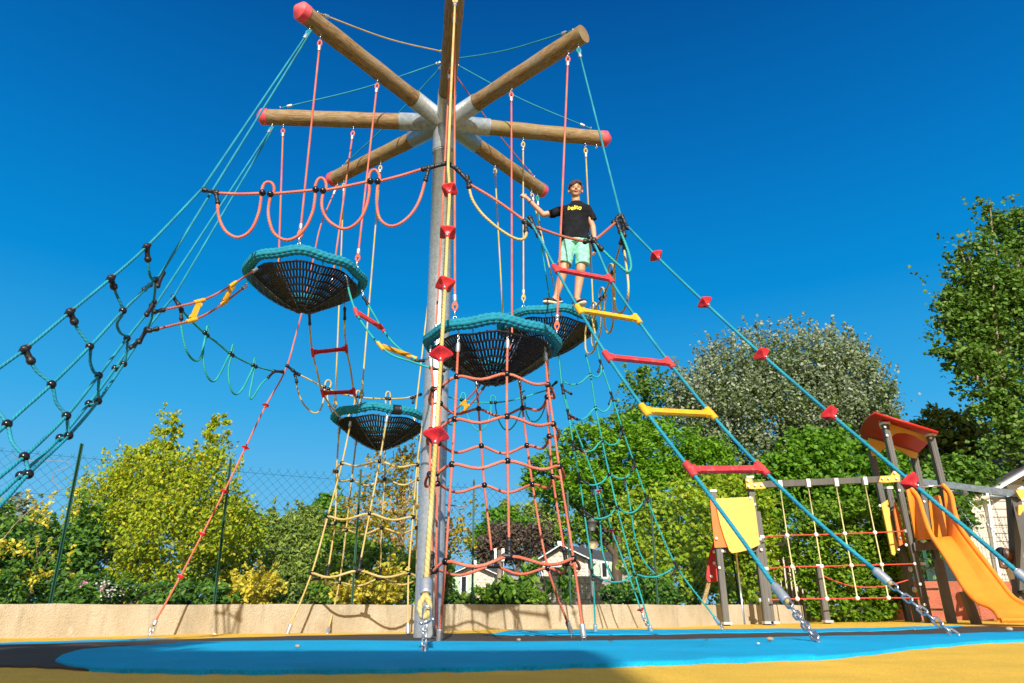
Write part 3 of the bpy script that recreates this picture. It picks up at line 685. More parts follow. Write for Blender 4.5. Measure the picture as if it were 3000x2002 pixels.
t = thing('loop_rope', at(1545, 660, 4.45), 'red guard rope with one yellow and one teal loop running past the boy', 'loop rope', 'guard ropes with hanging loops')
rope(path([(1375, 540, 4.32), (1450, 585), (1538, 648, 4.42)]), RED, t, .0125); rope(path([(1560, 662, 4.45), (1645, 692), (1715, 708, 4.6)]), BROWN, t, .0125); rope(path([(1740, 706, 4.6), (1775, 677), (1806, 650, 4.65)]), BROWN, t, .0125)
rope(path([(1373, 545, 4.32), (1383, 583), (1408, 622), (1442, 655), (1478, 682), (1512, 700), (1532, 701), (1541, 690), (1542, 665, 4.42)]), YEL, t, .0125, 'loop')
rope(path([(1760, 728, 4.6), (1790, 757), (1822, 785), (1838, 797), (1847, 790), (1847, 765), (1836, 725), (1818, 680, 4.64)]), GREENTEAL, t, .0120, 'loop')
clamp(t, at(1314, 480, 4.32), at(1340, 497, 4.32), at(1375, 535, 4.32), r=.0175); clamp(t, at(1368, 520, 4.32), at(1374, 548, 4.32), r=.018); clamp(t, at(1536, 650, 4.42), at(1562, 664, 4.45), r=.019); clamp(t, at(1540, 650, 4.42), at(1541, 678, 4.42), r=.017)
clamp(t, at(1714, 708, 4.6), at(1740, 704, 4.6), r=.019); clamp(t, at(1740, 706, 4.6), at(1762, 730, 4.6), r=.018); clamp(t, at(1798, 652, 4.66), at(1815, 634, 4.66), r=.018); clamp(t, at(1806, 650, 4.65), at(1818, 680, 4.65), r=.018)

t = thing('loop_rope', at(600, 980, 5.8), 'teal guard rope with four narrow loops below the highest basket', 'loop rope', 'guard ropes with hanging loops')
Yt = lambda x: 5.35 + (x - 515) / 320 * 1.85
rope([at(x, y, Yt(x)) for x, y in ((532, 908), (565, 945), (601, 978), (640, 1008), (677, 1038), (745, 1072), (802, 1088))], GREENTEAL, t, .0115)
loops(t, GREENTEAL, [[(530, 930), (532, 964), (543, 1018), (557, 1046), (574, 1058), (588, 1048), (597, 1010), (604, 975), (609, 958), (606, 980), (597, 1010), (596, 1060), (608, 1104), (626, 1118), (645, 1094), (664, 1056), (677, 1030), (684, 1012), (679, 1040), (671, 1070), (670, 1105), (677, 1142), (691, 1156), (710, 1140), (729, 1104), (742, 1075), (747, 1050), (746, 1072), (738, 1120), (731, 1160), (736, 1170), (763, 1129), (786, 1106), (800, 1092)]], Yt, .0108)
for x, y in ((600, 975), (607, 984), (674, 1036), (681, 1042), (741, 1070), (749, 1075)): ballj(at(x, y, Yt(x)), t, 1.05)
clamp(t, at(507, 870, 5.3), at(523, 893, 5.33), at(532, 908, 5.4), r=.0175); clamp(t, at(530, 908, 5.4), at(531, 934, 5.4), r=.016); clamp(t, at(802, 1088, 7.0), at(828, 1090, 7.2), r=.0175); clamp(t, at(802, 1090, 7.0), at(786, 1106, 6.9), r=.015)

t = thing('loop_rope', at(952, 1136, 7.5), 'yellow guard rope with hanging loops just above the lowest basket', 'loop rope', 'guard ropes with hanging loops')
Yy = lambda x: 7.25 + max(0, x - 835) / 400 * .95
rope([at(x, y, Yy(x)) for x, y in ((874, 1097), (915, 1117), (952, 1136), (1000, 1154), (1050, 1164), (1095, 1168), (1136, 1169), (1185, 1167), (1226, 1158))], YEL, t, .0112)
loops(t, YEL, [[(868, 1118), (874, 1150), (884, 1175), (902, 1199), (924, 1211), (939, 1199), (948, 1170), (951, 1140), (954, 1120), (963, 1114), (970, 1124), (963, 1142), (959, 1165), (966, 1195), (982, 1222), (1000, 1232), (1020, 1220), (1036, 1190), (1042, 1160), (1046, 1146), (1053, 1147), (1056, 1165), (1052, 1190)],
            [(1130, 1185), (1130, 1160), (1135, 1148), (1142, 1152), (1143, 1175), (1143, 1190)]], Yy, .0108)
for x, y in ((951, 1135), (962, 1140), (1045, 1162), (1055, 1164), (1131, 1168), (1141, 1169)): ballj(at(x, y, Yy(x)), t, 1.05)
clamp(t, at(841, 1072, 7.2), at(858, 1086, 7.25), at(876, 1098, 7.3), r=.0175); clamp(t, at(864, 1098, 7.3), at(869, 1119, 7.3), r=.0165); clamp(t, at(1206, 1166, 8.1), at(1232, 1156, 8.2), r=.0175); clamp(t, at(1214, 1164, 8.1), at(1210, 1180, 8.1), r=.015)

t = thing('loop_rope', at(1795, 800, 5.4), 'yellow guard rope with long loops hanging to the right of the boy', 'loop rope', 'guard ropes with hanging loops')
Yr = lambda x: 4.75 + (1830 - x) / 110 * 1.6
rope([at(x, y, Yr(x)) for x, y in ((1824, 700), (1814, 730), (1803, 768), (1796, 800), (1782, 835), (1767, 870), (1752, 892), (1737, 912), (1722, 932))], YEL, t, .0108)
loops(t, YEL, [[(1829, 735), (1836, 790), (1841, 850), (1834, 895), (1816, 918), (1803, 900), (1799, 850), (1800, 800), (1794, 776), (1785, 780), (1783, 800), (1791, 830), (1797, 880), (1796, 945), (1785, 976), (1773, 957), (1771, 910), (1774, 872), (1767, 845), (1758, 852), (1757, 880), (1762, 930), (1757, 980), (1742, 1015), (1734, 1000), (1738, 950), (1748, 905), (1744, 889), (1734, 895), (1735, 930), (1744, 980), (1746, 1012), (1728, 1037), (1716, 1024), (1715, 980), (1718, 952)]], Yr, .0108)
for x, y in ((1797, 797), (1789, 806), (1771, 868), (1761, 876), (1740, 911), (1731, 918)): ballj(at(x, y, Yr(x)), t, 1.05)
clamp(t, at(1822, 650, 4.75), at(1829, 690, 4.78), r=.018); clamp(t, at(1824, 690, 4.78), at(1819, 712, 4.8), r=.017); clamp(t, at(1826, 700, 4.78), at(1830, 735, 4.8), r=.0165)

t = thing('loop_rope', at(1450, 1180, 8.2), 'thin teal guard rope with loops seen through the orange net', 'loop rope', 'guard ropes with hanging loops')
Yb = lambda x: 8.2
rope([at(x, y, 8.2) for x, y in ((1303, 1161), (1350, 1172), (1400, 1179), (1445, 1180), (1491, 1175), (1537, 1164), (1567, 1154), (1605, 1143))], GREENTEAL, t, .0108)
loops(t, GREENTEAL, [[(1303, 1236), (1325, 1245), (1342, 1232), (1350, 1200), (1349, 1165), (1357, 1151), (1364, 1165), (1364, 1200), (1380, 1240), (1403, 1262), (1425, 1245), (1438, 1200), (1437, 1166), (1444, 1159), (1452, 1168), (1452, 1195), (1464, 1238), (1484, 1261), (1505, 1248), (1524, 1210), (1533, 1175), (1530, 1150), (1538, 1145)],
              [(1539, 1160), (1540, 1200), (1552, 1230), (1567, 1236), (1585, 1220), (1602, 1175), (1612, 1145)]], Yb, .0102)
for x, y in ((1351, 1172), (1361, 1173), (1439, 1180), (1451, 1180), (1537, 1165)): ballj(at(x, y, 8.2), t, 1.05)
clamp(t, at(1605, 1143, 8.2), at(1630, 1120, 8.1), r=.0165); clamp(t, at(1612, 1155, 8.2), at(1618, 1140, 8.15), r=.015)

# ------------------------------------------------------------------ tube nets under the baskets
def tubenet(c, label, m, rings, Rr, a0, tops, bottoms, ends, Ybot, loopr=.0112):
    t = thing('climbing_net', Vector((c[0], c[1], 0)), label, 'climbing net', 'rope climbing nets')
    P = [[at(x, y, c[1] + Rr[i] * math.sin(R(a0 + 45 * k))) for k, (x, y) in enumerate(rg)] for i, rg in enumerate(rings)]
    for k in range(8):
        top = at(*tops[k], c[1] + .45 * math.sin(R(a0 + 45 * k))); pts = [top] + [P[i][k] for i in range(len(rings))]
        if not ends[k]:
            e = bottoms[k]; pts.append(at(e[0], e[1], Ybot[k]))
        rope(pts, m, t, .0112, 'rope')
        d = (pts[1] - pts[0]).normalized(); ferrule(pts[0] - d * .03, pts[0] + d * .035, t, .017)
        chain(t, pts[0] - d * .03, pts[0] - d * .03 + Vector((0, 0, .11)), .024, .0032, .0075)
        if not ends[k]:
            g = pts[-1]; d = (g - pts[-2]).normalized(); ferrule(g - d * .05, g + d * .035, t, .020)
            gz = g + d * .035; z0 = G(gz.x, gz.y); q = gz + d * max(.02, (gz.z - z0) / max(.2, -d.z)); mb = MB()
            mb.ring(gz.lerp(q, .5), (0, 1, .2), .011, .0035, 10, 5, stretch=max(.004, (q - gz).length * .35), sdir=d); mb.build('shackle', STEEL, t)
        else:
            q = pts[-1]; u_ = (pts[-2] - pts[-1]).normalized(); clamp(t, q, q + u_ * .10, r=.018)
            tn = Vector((-math.sin(R(a0 + 45 * k)), math.cos(R(a0 + 45 * k)), 0)); MB().tube([q - tn * .05, q - tn * .045, q + tn * .045, q + tn * .05], [.012, .019, .019, .012], 10).build('clamp', BLACK, t)
    for i in range(len(rings)):
        C = sum(P[i], Vector()) / 8; pts = []
        for k in range(8):
            A, B = P[i][k], P[i][(k + 1) % 8]
            ra, rb = (A - C), (B - C)
            for j in range(8):
                s = j / 8; an = math.atan2(ra.y, ra.x); bn = math.atan2(rb.y, rb.x); dd = (bn - an + math.pi) % (2 * math.pi) - math.pi; aa = an + dd * s
                rad_ = (1 - s) * math.hypot(ra.x, ra.y) + s * math.hypot(rb.x, rb.y); z = (1 - s) * A.z + s * B.z
                rad_ *= 1 + .05 * math.sin(math.pi * s); z -= .052 * math.sin(math.pi * s) ** 2
                pts.append(Vector((C.x + math.cos(aa) * rad_, C.y + math.sin(aa) * rad_, z)))
        n = len(pts); V_ = MB().tube(pts, loopr, 8, closed=True).build('ring_rope', m, t)
        for k in range(8):
            if i == len(rings) - 1 and ends[k]: continue
            ballj(P[i][k], t, 1.12 if a0 < -65 and a0 > -80 else 1.08)
        s = pts[6 * 8 + 2:6 * 8 + 6] if i else pts[6 * 8 + 2: 6 * 8 + 6]
        clamp(t, s[0], s[-1], r=.0155)
    return t
tubenet((B2[0], B2[1]), 'orange rope net standing in a tube under the front basket', RED,
    [[(1485, 1096), (1605, 1128), (1603, 1164), (1531, 1196), (1402, 1198), (1290, 1183), (1269, 1141), (1338, 1104)],
     [(1485, 1221), (1621, 1243), (1609, 1279), (1544, 1306), (1410, 1307), (1286, 1300), (1263, 1260), (1332, 1229)],
     [(1487, 1351), (1638, 1367), (1619, 1397), (1560, 1420), (1419, 1422), (1282, 1418), (1259, 1390), (1324, 1361)],
     [(1492, 1630), (1680, 1638), (1659, 1652), (1605, 1665), (1445, 1658), (1277, 1670), (1266, 1668), (1305, 1646)]],
    [.43, .45, .47, .52], -70,
    [(1487, 1008), (1598, 1045), (1606, 1088), (1523, 1122), (1396, 1126), (1294, 1110), (1262, 1062), (1342, 1018)],
    [None, (1708, 1852), None, (1668, 1838), None, (1276, 1852), None, (1288, 1866)],
    [True, False, True, False, True, False, True, False], [0, 5.0, 0, 5.95, 0, 5.9, 0, 4.85])
tubenet((B4[0], B4[1]), 'yellow rope net standing in a tube under the lowest basket', YEL,
    [[(1112, 1352), (1222, 1363), (1240, 1380), (1224, 1405), (1127, 1405), (1030, 1408), (986, 1382), (1002, 1358)],
     [(1083, 1505), (1210, 1516), (1240, 1530), (1221, 1547), (1118, 1547), (1014, 1554), (981, 1534), (960, 1514)],
     [(1051, 1672), (1197, 1680), (1240, 1690), (1221, 1702), (1114, 1695), (994, 1708), (958, 1690), (913, 1680)]],
    [.43, .46, .52], -90,
    [(1133, 1228), (1238, 1240), (1245, 1260), (1230, 1285), (1128, 1300), (1043, 1296), (993, 1262), (1027, 1240)],
    [None, (1195, 1845), None, (1232, 1848), None, (960, 1852), None, (846, 1846)],
    [True, False, True, False, True, False, True, False], [0, 6.95, 0, 7.6, 0, 7.3, 0, 7.0])

# ------------------------------------------------------------------ teal scramble net at the back right
t = thing('climbing_net', Vector((1.2, 7.6, 0)), 'teal rope net fanning out to the ground right of the orange net', 'climbing net', 'rope climbing nets')
Vt = [path([(1637, 1045, 7.0), (1648, 1140), (1665, 1214), (1680, 1306), (1697, 1401), (1711, 1498), (1736, 1684), (1744, 1836, 7.4)]),
      path([(1716, 1040, 7.2), (1730, 1099), (1745, 1196), (1764, 1292), (1785, 1390), (1808, 1488), (1860, 1684), (1905, 1840, 7.6)]),
      path([(1742, 975, 7.2), (1748, 1012), (1761, 1068), (1793, 1162), (1824, 1260), (1858, 1357), (1894, 1458), (1981, 1657), (2096, 1812, 7.9)]),
      path([(1737, 1422, 7.35), (1744, 1450), (1757, 1520), (1764, 1611), (1782, 1670), (1797, 1700, 7.6)]),
      path([(1829, 1401, 7.5), (1838, 1440), (1849, 1503), (1864, 1592), (1890, 1650), (1921, 1684, 7.8)])]
for P in Vt: rope(P, GREENTEAL, t, .0108)
for pts in ([(1650, 1120, 7.05), (1675, 1127), (1700, 1122), (1730, 1099), (1748, 1106), (1761, 1092), (1761, 1070, 7.25)],
            [(1665, 1214, 7.1), (1690, 1230), (1715, 1225), (1745, 1196), (1768, 1207), (1786, 1192), (1792, 1165, 7.35)],
            [(1680, 1306, 7.15), (1705, 1322), (1735, 1320), (1764, 1292), (1787, 1304), (1808, 1298), (1818, 1268, 7.45)],
            [(1697, 1401, 7.2), (1715, 1415), (1737, 1422), (1765, 1412), (1785, 1390), (1805, 1400), (1829, 1401), (1845, 1390), (1856, 1360, 7.6)],
            [(1711, 1498, 7.25), (1735, 1516), (1757, 1520), (1785, 1511), (1808, 1488), (1828, 1501), (1849, 1503), (1870, 1490), (1892, 1460, 7.7)],
            [(1736, 1684, 7.3), (1770, 1700), (1799, 1706), (1832, 1701), (1860, 1684), (1890, 1690), (1922, 1690), (1955, 1676), (1980, 1658, 7.85)]):
    rope(path(pts), GREENTEAL, t, .0105)
for i in range(1, 7): ballj(Vt[1][i], t, 1.0)
for p in (Vt[3][2], Vt[4][2]): ballj(p, t, 1.0)
for k, V_ in ((0, Vt[0]), (2, Vt[2])):
    for i in range(1 if k == 0 else 2, 7 if k == 0 else 8):
        d = (V_[i+1 if i+1 < len(V_) else i] - V_[i-1]).normalized(); clamp(t, V_[i] - d * .045, V_[i] + d * .045, r=.0145)
        s = Vector((.09, 0, -.055)) if k == 0 else Vector((-.035, 0, -.085)); clamp(t, V_[i], V_[i] + s, r=.0125)
for p, s in ((Vt[3][0], (0, 0, -.1)), (Vt[3][-1], (-.04, 0, .1)), (Vt[4][0], (0, 0, -.1)), (Vt[4][-1], (-.05, 0, .09))): clamp(t, p, p + Vector(s), r=.014)
for V_ in Vt[:3]:
    d = (V_[-1] - V_[-2]).normalized(); ferrule(V_[-1] - d * .02, V_[-1] + d * .06, t, .020); q = V_[-1] + d * .06; chain(t, q, q + (d * 1.0) * max(.05, q.z / max(.3, -d.z)), .035, .0045, .011)

def stain(m, c, sc, stretch, lo, hi, amt=1.0):
    t = m.node_tree; N = t.nodes; L = t.links; p = N['Principled BSDF']; src = p.inputs['Base Color'].links[0].from_socket
    tc = N.new('ShaderNodeTexCoord'); mp = N.new('ShaderNodeMapping'); mp.inputs['Scale'].default_value = stretch; L.new(tc.outputs['Object'], mp.inputs[0])
    nz = N.new('ShaderNodeTexNoise'); nz.inputs['Scale'].default_value = sc; nz.inputs['Detail'].default_value = 7; nz.inputs['Roughness'].default_value = .7; L.new(mp.outputs[0], nz.inputs['Vector'])
    mr = N.new('ShaderNodeMapRange'); mr.inputs['From Min'].default_value = lo; mr.inputs['From Max'].default_value = hi; mr.inputs['To Max'].default_value = amt; L.new(nz.outputs[0], mr.inputs['Value'])
    mx = N.new('ShaderNodeMix'); mx.data_type = 'RGBA'; mx.inputs[7].default_value = (*c, 1); L.new(mr.outputs[0], mx.inputs[0]); L.new(src, mx.inputs[6]); L.new(mx.outputs[2], p.inputs['Base Color'])
stain(RENDER_, (.26, .22, .16), 3.0, (2.2, 2.2, .35), .54, .74, .75); stain(RENDER_, (.66, .60, .50), 5.0, (1.5, 1.5, .6), .58, .72, .6)
stain(RUBY, (.52, .34, .07), 1.6, (1, 2.4, 1), .55, .80, .45); stain(RUBB, (.02, .26, .44), 1.8, (1, 2.2, 1), .55, .80, .40); stain(RUBY, (.80, .62, .30), 9, (1, 1, 1), .62, .78, .5); stain(RUBB, (.18, .50, .66), 9, (1, 1, 1), .62, .78, .5); stain(RUBK, (.16, .14, .12), 6, (1, 2, 1), .55, .78, .6)
stain(WOOD, (.30, .26, .20), 2.0, (1.5, 1.5, 1.5), .50, .70, .65); stain(WOOD, (.05, .03, .015), 9.0, (1, 1, 1), .64, .74, .7)
stain(ORANGE, (.70, .17, .02), 4, (1, .6, .6), .58, .78, .5); stain(GALV, (.30, .31, .30), 5, (2, 2, .3), .56, .74, .5); stain(REDR, (.66, .20, .17), 22, (1, 1, 1), .55, .72, .6); stain(YELP, (.62, .34, .05), 22, (1, 1, 1), .58, .74, .6)
# ------------------------------------------------------------------ low wall and chain link fence
def wallbox(name, m, x0, x1, h, thick, label, cat, n=60):
    V = []; F = []; rg = np.random.default_rng(3)
    dirv = Vector((1, .515, 0)).normalized(); nrm = Vector((-dirv.y, dirv.x, 0))
    for i in range(n + 1):
        x = x0 + (x1 - x0) * i / n; y = wallY(x); w_ = .004 * math.sin(i * 1.1) + .003 * math.sin(i * 2.7); hh = h + .004 * math.sin(i * .7) + rg.uniform(-.003, .003)
        for (o, z) in ((-.0, -.1), (-.0, hh - .012), (.012, hh), (thick - .01, hh), (thick, -.1)):
            V.append((x + nrm.x * (o + w_), y + nrm.y * (o + w_), z))
    for i in range(n):
        for k in range(4): F.append([i*5+k, (i+1)*5+k, (i+1)*5+k+1, i*5+k+1])
    F.append([0, 1, 2, 3, 4]); F.append([n*5 + k for k in (4, 3, 2, 1, 0)])
    o = MB().add([Vector(v) for v in V], F).build(name, m); sharp(o, 30); tag(o, label, cat); return o
wallbox('low_wall', RENDER_, -8.2, 4.1, .262, .2, 'long low beige rendered wall behind the climbing net, under the wire fence', 'wall')
fence = thing('wire_fence', (0, wallY(0) + .1, .26), 'green chain link fence with dark green posts on top of the low beige wall', 'fence')
fposts = [(232, 1300, 125), (668, 1345, 614), (1055, 1375, 1024), (1387, 1405, 1382), (1663, 1436, 1673), (1906, 1456, 1932), (2120, 1520, 2176)]
fx = []
for (xt, yt, xb) in fposts:
    B = onwall(xb); B = Vector((B.x, wallY(B.x) + .09, .26)); T = at(xt, yt, B.y)
    T = Vector((B.x + (T.x - B.x) * .6, B.y, T.z)); fx.append(B.x)
    b = MB(); b.beam(B, T, .030, .008); b.beam(B + Vector((0, .014, 0)), T + Vector((0, .014, 0)), .006, .024); b.build('post', FGREEN, fence, smooth=False)
x = -7.0
for xb in (fx[0] - 1.55, fx[0] - 3.1):
    B = Vector((xb, wallY(xb) + .09, .26)); MB().beam(B, B + Vector((0, 0, 1.55)), .034, .034).build('post', FGREEN, fence, smooth=False)
TOPZ = 1.56
cell = .046; amp = cell / 2; dirv = Vector((1, .515, 0)).normalized(); mb = MB()
Wd = (3.6 + 7.2) / dirv.x; nw = int(Wd / cell); nh = int((TOPZ - .30) / cell)
wr = .0017
for i in range(nw):
    u0 = i * cell; pts = []
    for j in range(nh * 1 + 1):
        s = u0 + (amp if (j + i) % 2 else -amp); z = .29 + j * (cell * .5) * 2 * .5 * 2 / 2 * 2
        q = Vector((-7.2, wallY(-7.2) + .12, 0)) + dirv * s
        top = .29 + (TOPZ - .29) * j / nh
        wob = .006 * math.sin(i * .9 + j * .5) + .03 * math.sin(s * 1.1 + .6) * (j / nh) ** 2
        pts.append(Vector((q.x, q.y + wob, top + wob * .8)))
    e = pts[-1]; pts.append(e + Vector((.016 * (1 if i % 2 else -1), 0, .028)))
    mb.tube(pts, wr, 3, caps=False)
mb.build('wire_mesh', WIRE, fence, smooth=False)
for z in (.42, .80, 1.18, 1.535):
    P = [Vector((xx, wallY(xx) + .115, z + .012 * math.sin(xx * 1.3 + z))) for xx in np.linspace(-7.2, 3.6, 60)]
    MB().tube(P, .002, 4).build('line_wire', FGREEN, fence)
# loose bent wire hanging in the mesh
MB().tube(smoothpath([onwall(30, 1338), onwall(90, 1350), onwall(190, 1352), onwall(205, 1362), onwall(160, 1385), onwall(155, 1410), onwall(175, 1432), onwall(140, 1455), onwall(60, 1520), onwall(0, 1590)], 6), .0028, 5).build('loose_wire', BARKL, fence)

# ------------------------------------------------------------------ vegetation
def leaves(name, blobs, n, size, m, parent=None, seed=1, sprig=0, elong=1.6, droop=.0, clump=.16, hollow=.55, up=.3, sprig_h=.25, sprig_all=0, min_per=0):
    """leaf crown: blobs = (centre, (rx, ry, rz)); leaves gathered in clumps near the surface of each blob"""
    g = np.random.default_rng(seed); blobs = [(np.array(c, float), np.array(r_, float)) for c, r_ in blobs]
    wts = np.array([(r_[0] * r_[2]) for _, r_ in blobs]); wts = wts / wts.sum(); C = []
    per = 22; nc = max(1, n // per)
    idx = g.choice(len(blobs), nc, p=wts)
    for b_ in range(len(blobs)):
        k = int((idx == b_).sum())
        if not k: continue
        d = g.normal(size=(k, 3)); d /= np.linalg.norm(d, axis=1)[:, None]
        d[:, 1] = np.where(g.random(k) < .62, -abs(d[:, 1]), d[:, 1])
        rad = (hollow + (1.04 - hollow) * g.random(k) ** .6)[:, None]
        cc = blobs[b_][0] + d * rad * blobs[b_][1]; s = clump * min(blobs[b_][1][0], blobs[b_][1][2])
        P = cc[:, None, :] + g.normal(size=(k, per, 3)) * s * np.array([1, 1, .8]) * (.6 + .8 * g.random((k, 1, 1)))
        C.append(P.reshape(-1, 3))
    for _ in range(sprig):
        c, r_ = blobs[g.choice(len(blobs), p=wts)]; th = g.uniform(-1.25, 1.25)
        base = c + np.array([math.sin(th) * r_[0], g.uniform(-.5, .3) * r_[1], math.cos(th) * r_[2]]) * .93
        if g.random() < sprig_all:
            v = g.normal(size=3); v /= np.linalg.norm(v); v[1] = -abs(v[1]); base = c + v * r_ * .95
        hh = sprig_h * g.uniform(.5, 1.3); k = 20; tt = g.random(k) ** .8
        lean = np.array([math.sin(th) * .35 + g.normal() * .12, 0, 1.0])
        C.append(base + lean * (tt * hh)[:, None] + g.normal(size=(k, 3)) * (size * .9) * (1.25 - tt)[:, None])
    P = np.concatenate(C); P = P[P[:, 2] > .02]; N = len(P)
    s = size * g.uniform(.55, 1.25, N)
    # leaf frame
    nrm = g.normal(size=(N, 3)); nrm[:, 2] = abs(nrm[:, 2]) + up; nrm[:, 1] -= .45; nrm /= np.linalg.norm(nrm, axis=1)[:, None]
    ax = g.normal(size=(N, 3)); ax[:, 2] -= droop; ax -= nrm * (ax * nrm).sum(1)[:, None]; ax /= np.linalg.norm(ax, axis=1)[:, None]
    bx = np.cross(nrm, ax); L = (s * elong * .5)[:, None]; W = (s * .5)[:, None]; f_ = (s * .14)[:, None]
    tip = P + ax * L; base = P - ax * L; m1 = P + ax * L * -.15
    r1 = m1 + bx * W + nrm * f_; r2 = P + ax * L * .45 + bx * W * .72 + nrm * f_; l1 = m1 - bx * W + nrm * f_; l2 = P + ax * L * .45 - bx * W * .72 + nrm * f_
    V = np.stack([base, r1, r2, tip, l2, l1], 1).reshape(-1, 3)
    o0 = np.array(ORG[parent.name]) if parent is not None else np.zeros(3); V = V - o0
    me = bpy.data.meshes.new(name); me.vertices.add(N * 6); me.vertices.foreach_set('co', V.astype(np.float32).ravel())
    me.loops.add(N * 8); me.polygons.add(N * 2)
    base_i = (np.arange(N) * 6)[:, None]
    li = np.concatenate([base_i + np.array([[0, 1, 2, 3]]), base_i + np.array([[0, 3, 4, 5]])], 1).ravel()
    me.loops.foreach_set('vertex_index', li.astype(np.int32)); me.polygons.foreach_set('loop_start', (np.arange(N * 2) * 4).astype(np.int32))
    me.update(calc_edges=True); me.materials.append(m)
    o = bpy.data.objects.new(name, me); col.objects.link(o)
    if parent is not None: o.parent = parent; ORG[o.name] = ORG[parent.name]
    else: ORG[o.name] = Vector()
    return o
def bl(x, y, Y, rx, ry=None, dy=0.7):
    """ellipsoid whose centre shows at (x, y); rx, ry are its half sizes in the photograph's pixels at that distance"""
    c = at(x, y, Y); zc = (c - CAM).dot(_f); k = zc / FP; ry = ry or rx
    return (tuple(c), (rx * k, max(.2, rx * k * dy), ry * k))
def tree(name, label, cat, base, blobs, n, size, lm, bark=BARK, tr=.08, seed=1, group=None, limbs=6, crown='crown', **kw):
    B = Vector(base); t = thing(name, B, label, cat, group); g = random.Random(seed)
    top = Vector(max(blobs, key=lambda q: q[0][2])[0]); mid = Vector((sum(b_[0][0] for b_ in blobs) / len(blobs), sum(b_[0][1] for b_ in blobs) / len(blobs), sum(b_[0][2] for b_ in blobs) / len(blobs)))
    mb = MB(); P = [B, B.lerp(mid, .35) + Vector((g.uniform(-.1, .1), 0, 0)), mid, mid.lerp(top, .5)]
    mb.tube(smoothpath(P, 5), [tr * (1 - .8 * i / 15) for i in range(16)], 8)
    for i in range(limbs):
        c, r_ = blobs[i % len(blobs)]; st = P[1].lerp(P[2], g.random()); e = Vector(c) + Vector((g.uniform(-.8, .8) * r_[0], g.uniform(-.6, .2) * r_[1], g.uniform(-.1, .9) * r_[2]))
        mb.tube(smoothpath([st, st.lerp(e, .5) + Vector((0, 0, .06)), e], 5), [tr * .45 * (1 - .85 * j / 10) for j in range(11)], 6)
    mb.build('trunk', bark, t)
    leaves(crown, blobs, n, size, lm, t, seed=seed, **kw); return t
def gz(x, Y): p = at(x, 1775, Y); return (p.x, p.y, -.05)
L_YG = leafmat('yellow_green_leaves', [(.401, .543, .014), (.165, .264, .013), (.396, .479, .017), (.562, .562, .020), (.330, .446, .025), (.727, .595, .033)], .45)
L_DK = leafmat('dark_green_leaves', [(.035, .100, .011), (.079, .182, .017), (.122, .273, .028), (.175, .309, .028)], .3)
L_GR = leafmat('fresh_green_leaves', [(.060, .167, .009), (.119, .286, .014), (.190, .381, .022), (.083, .214, .011)], .42)
L_LO = leafmat('locust_leaves', [(.063, .182, .008), (.126, .308, .011), (.210, .420, .021), (.280, .448, .028)], .42)
L_VI = leafmat('vine_leaves', [(.140, .280, .011), (.308, .462, .017), (.420, .532, .028), (.168, .308, .014), (.504, .504, .042)], .45)
L_SI = leafmat('silver_leaves', [(.14, .20, .08), (.22, .28, .13), (.38, .43, .30), (.17, .23, .10), (.52, .57, .45)], .35)
L_SG = leafmat('poplar_underleaves', [(.06, .12, .012), (.13, .20, .03), (.20, .28, .06), (.08, .14, .02), (.26, .30, .12)], .35)
L_OL = leafmat('olive_leaves', [(.108, .175, .025), (.231, .333, .050), (.354, .438, .076), (.154, .245, .038)], .35)
L_OY = leafmat('autumn_leaves', [(.30, .34, .012), (.22, .30, .012), (.392, .336, .014), (.728, .476, .028), (.840, .420, .042), (.224, .280, .014), (.850, .588, .056)], .45)
L_YB = leafmat('golden_leaves', [(.850, .644, .070), (.850, .728, .070), (.700, .588, .042), (.420, .420, .028), (.850, .770, .140)], .4)
L_PU = leafmat('purple_leaves', [(.070, .042, .042), (.126, .070, .063), (.168, .112, .070), (.098, .098, .042)], .25)
L_PO = leafmat('poplar_leaves', [(.050, .132, .009), (.101, .217, .019), (.181, .325, .050), (.071, .157, .013), (.252, .361, .076)], .35)
L_WA = leafmat('walnut_leaves', [(.084, .167, .020), (.189, .262, .034), (.336, .333, .050), (.105, .190, .020)], .3)
L_HE = leafmat('hedge_leaves', [(.080, .185, .010), (.160, .320, .015), (.239, .407, .025), (.106, .222, .013), (.319, .444, .038)], .38)
L_BU = leafmat('long_drooping_leaves', [(.084, .196, .021), (.154, .308, .028), (.224, .378, .042)], .35)
L_FL = leafmat('white_flowers', [(.8, .75, .7), (.85, .8, .75)], .3); L_FP = leafmat('pink_flowers', [(.7, .25, .4), (.75, .4, .5)], .3)

tree('maple_tree', 'yellow green maple tree with an uneven leafy top, left behind the fence', 'tree', gz(420, 9.5),
     [bl(460, 1440, 9.6, 130, 120), bl(330, 1490, 9.5, 120, 130), bl(590, 1450, 9.6, 115, 140), bl(480, 1560, 9.3, 210, 130), bl(385, 1370, 9.7, 40, 60), bl(490, 1290, 9.8, 38, 80), bl(638, 1300, 9.8, 38, 90), bl(470, 1340, 9.7, 60, 50), bl(640, 1560, 9.6, 110, 120), bl(280, 1590, 9.4, 80, 110), bl(430, 1680, 9.2, 120, 80)], 36000, .036, L_YG, BARKL, .07, 11, sprig=60, droop=2.4, elong=1.5, sprig_h=.24, clump=.13, hollow=.4)
tree('background_hedge', 'long dark hedge filling the low background behind the left half of the fence', 'hedge', gz(400, 13),
     [bl(x_, 1735, 13, 130, 60) for x_ in range(-150, 1350, 150)], 9000, .07, L_DK, BARK, .03, 50)
tree('leafy_shrub', 'dense olive green shrub just right of the yellow green maple', 'shrub', gz(700, 10.5),
     [bl(690, 1620, 10.8, 75, 120), bl(640, 1700, 10.6, 90, 80), bl(720, 1560, 10.8, 35, 70)], 4200, .05, L_VI, BARK, .03, 12, sprig=10, droop=.5)
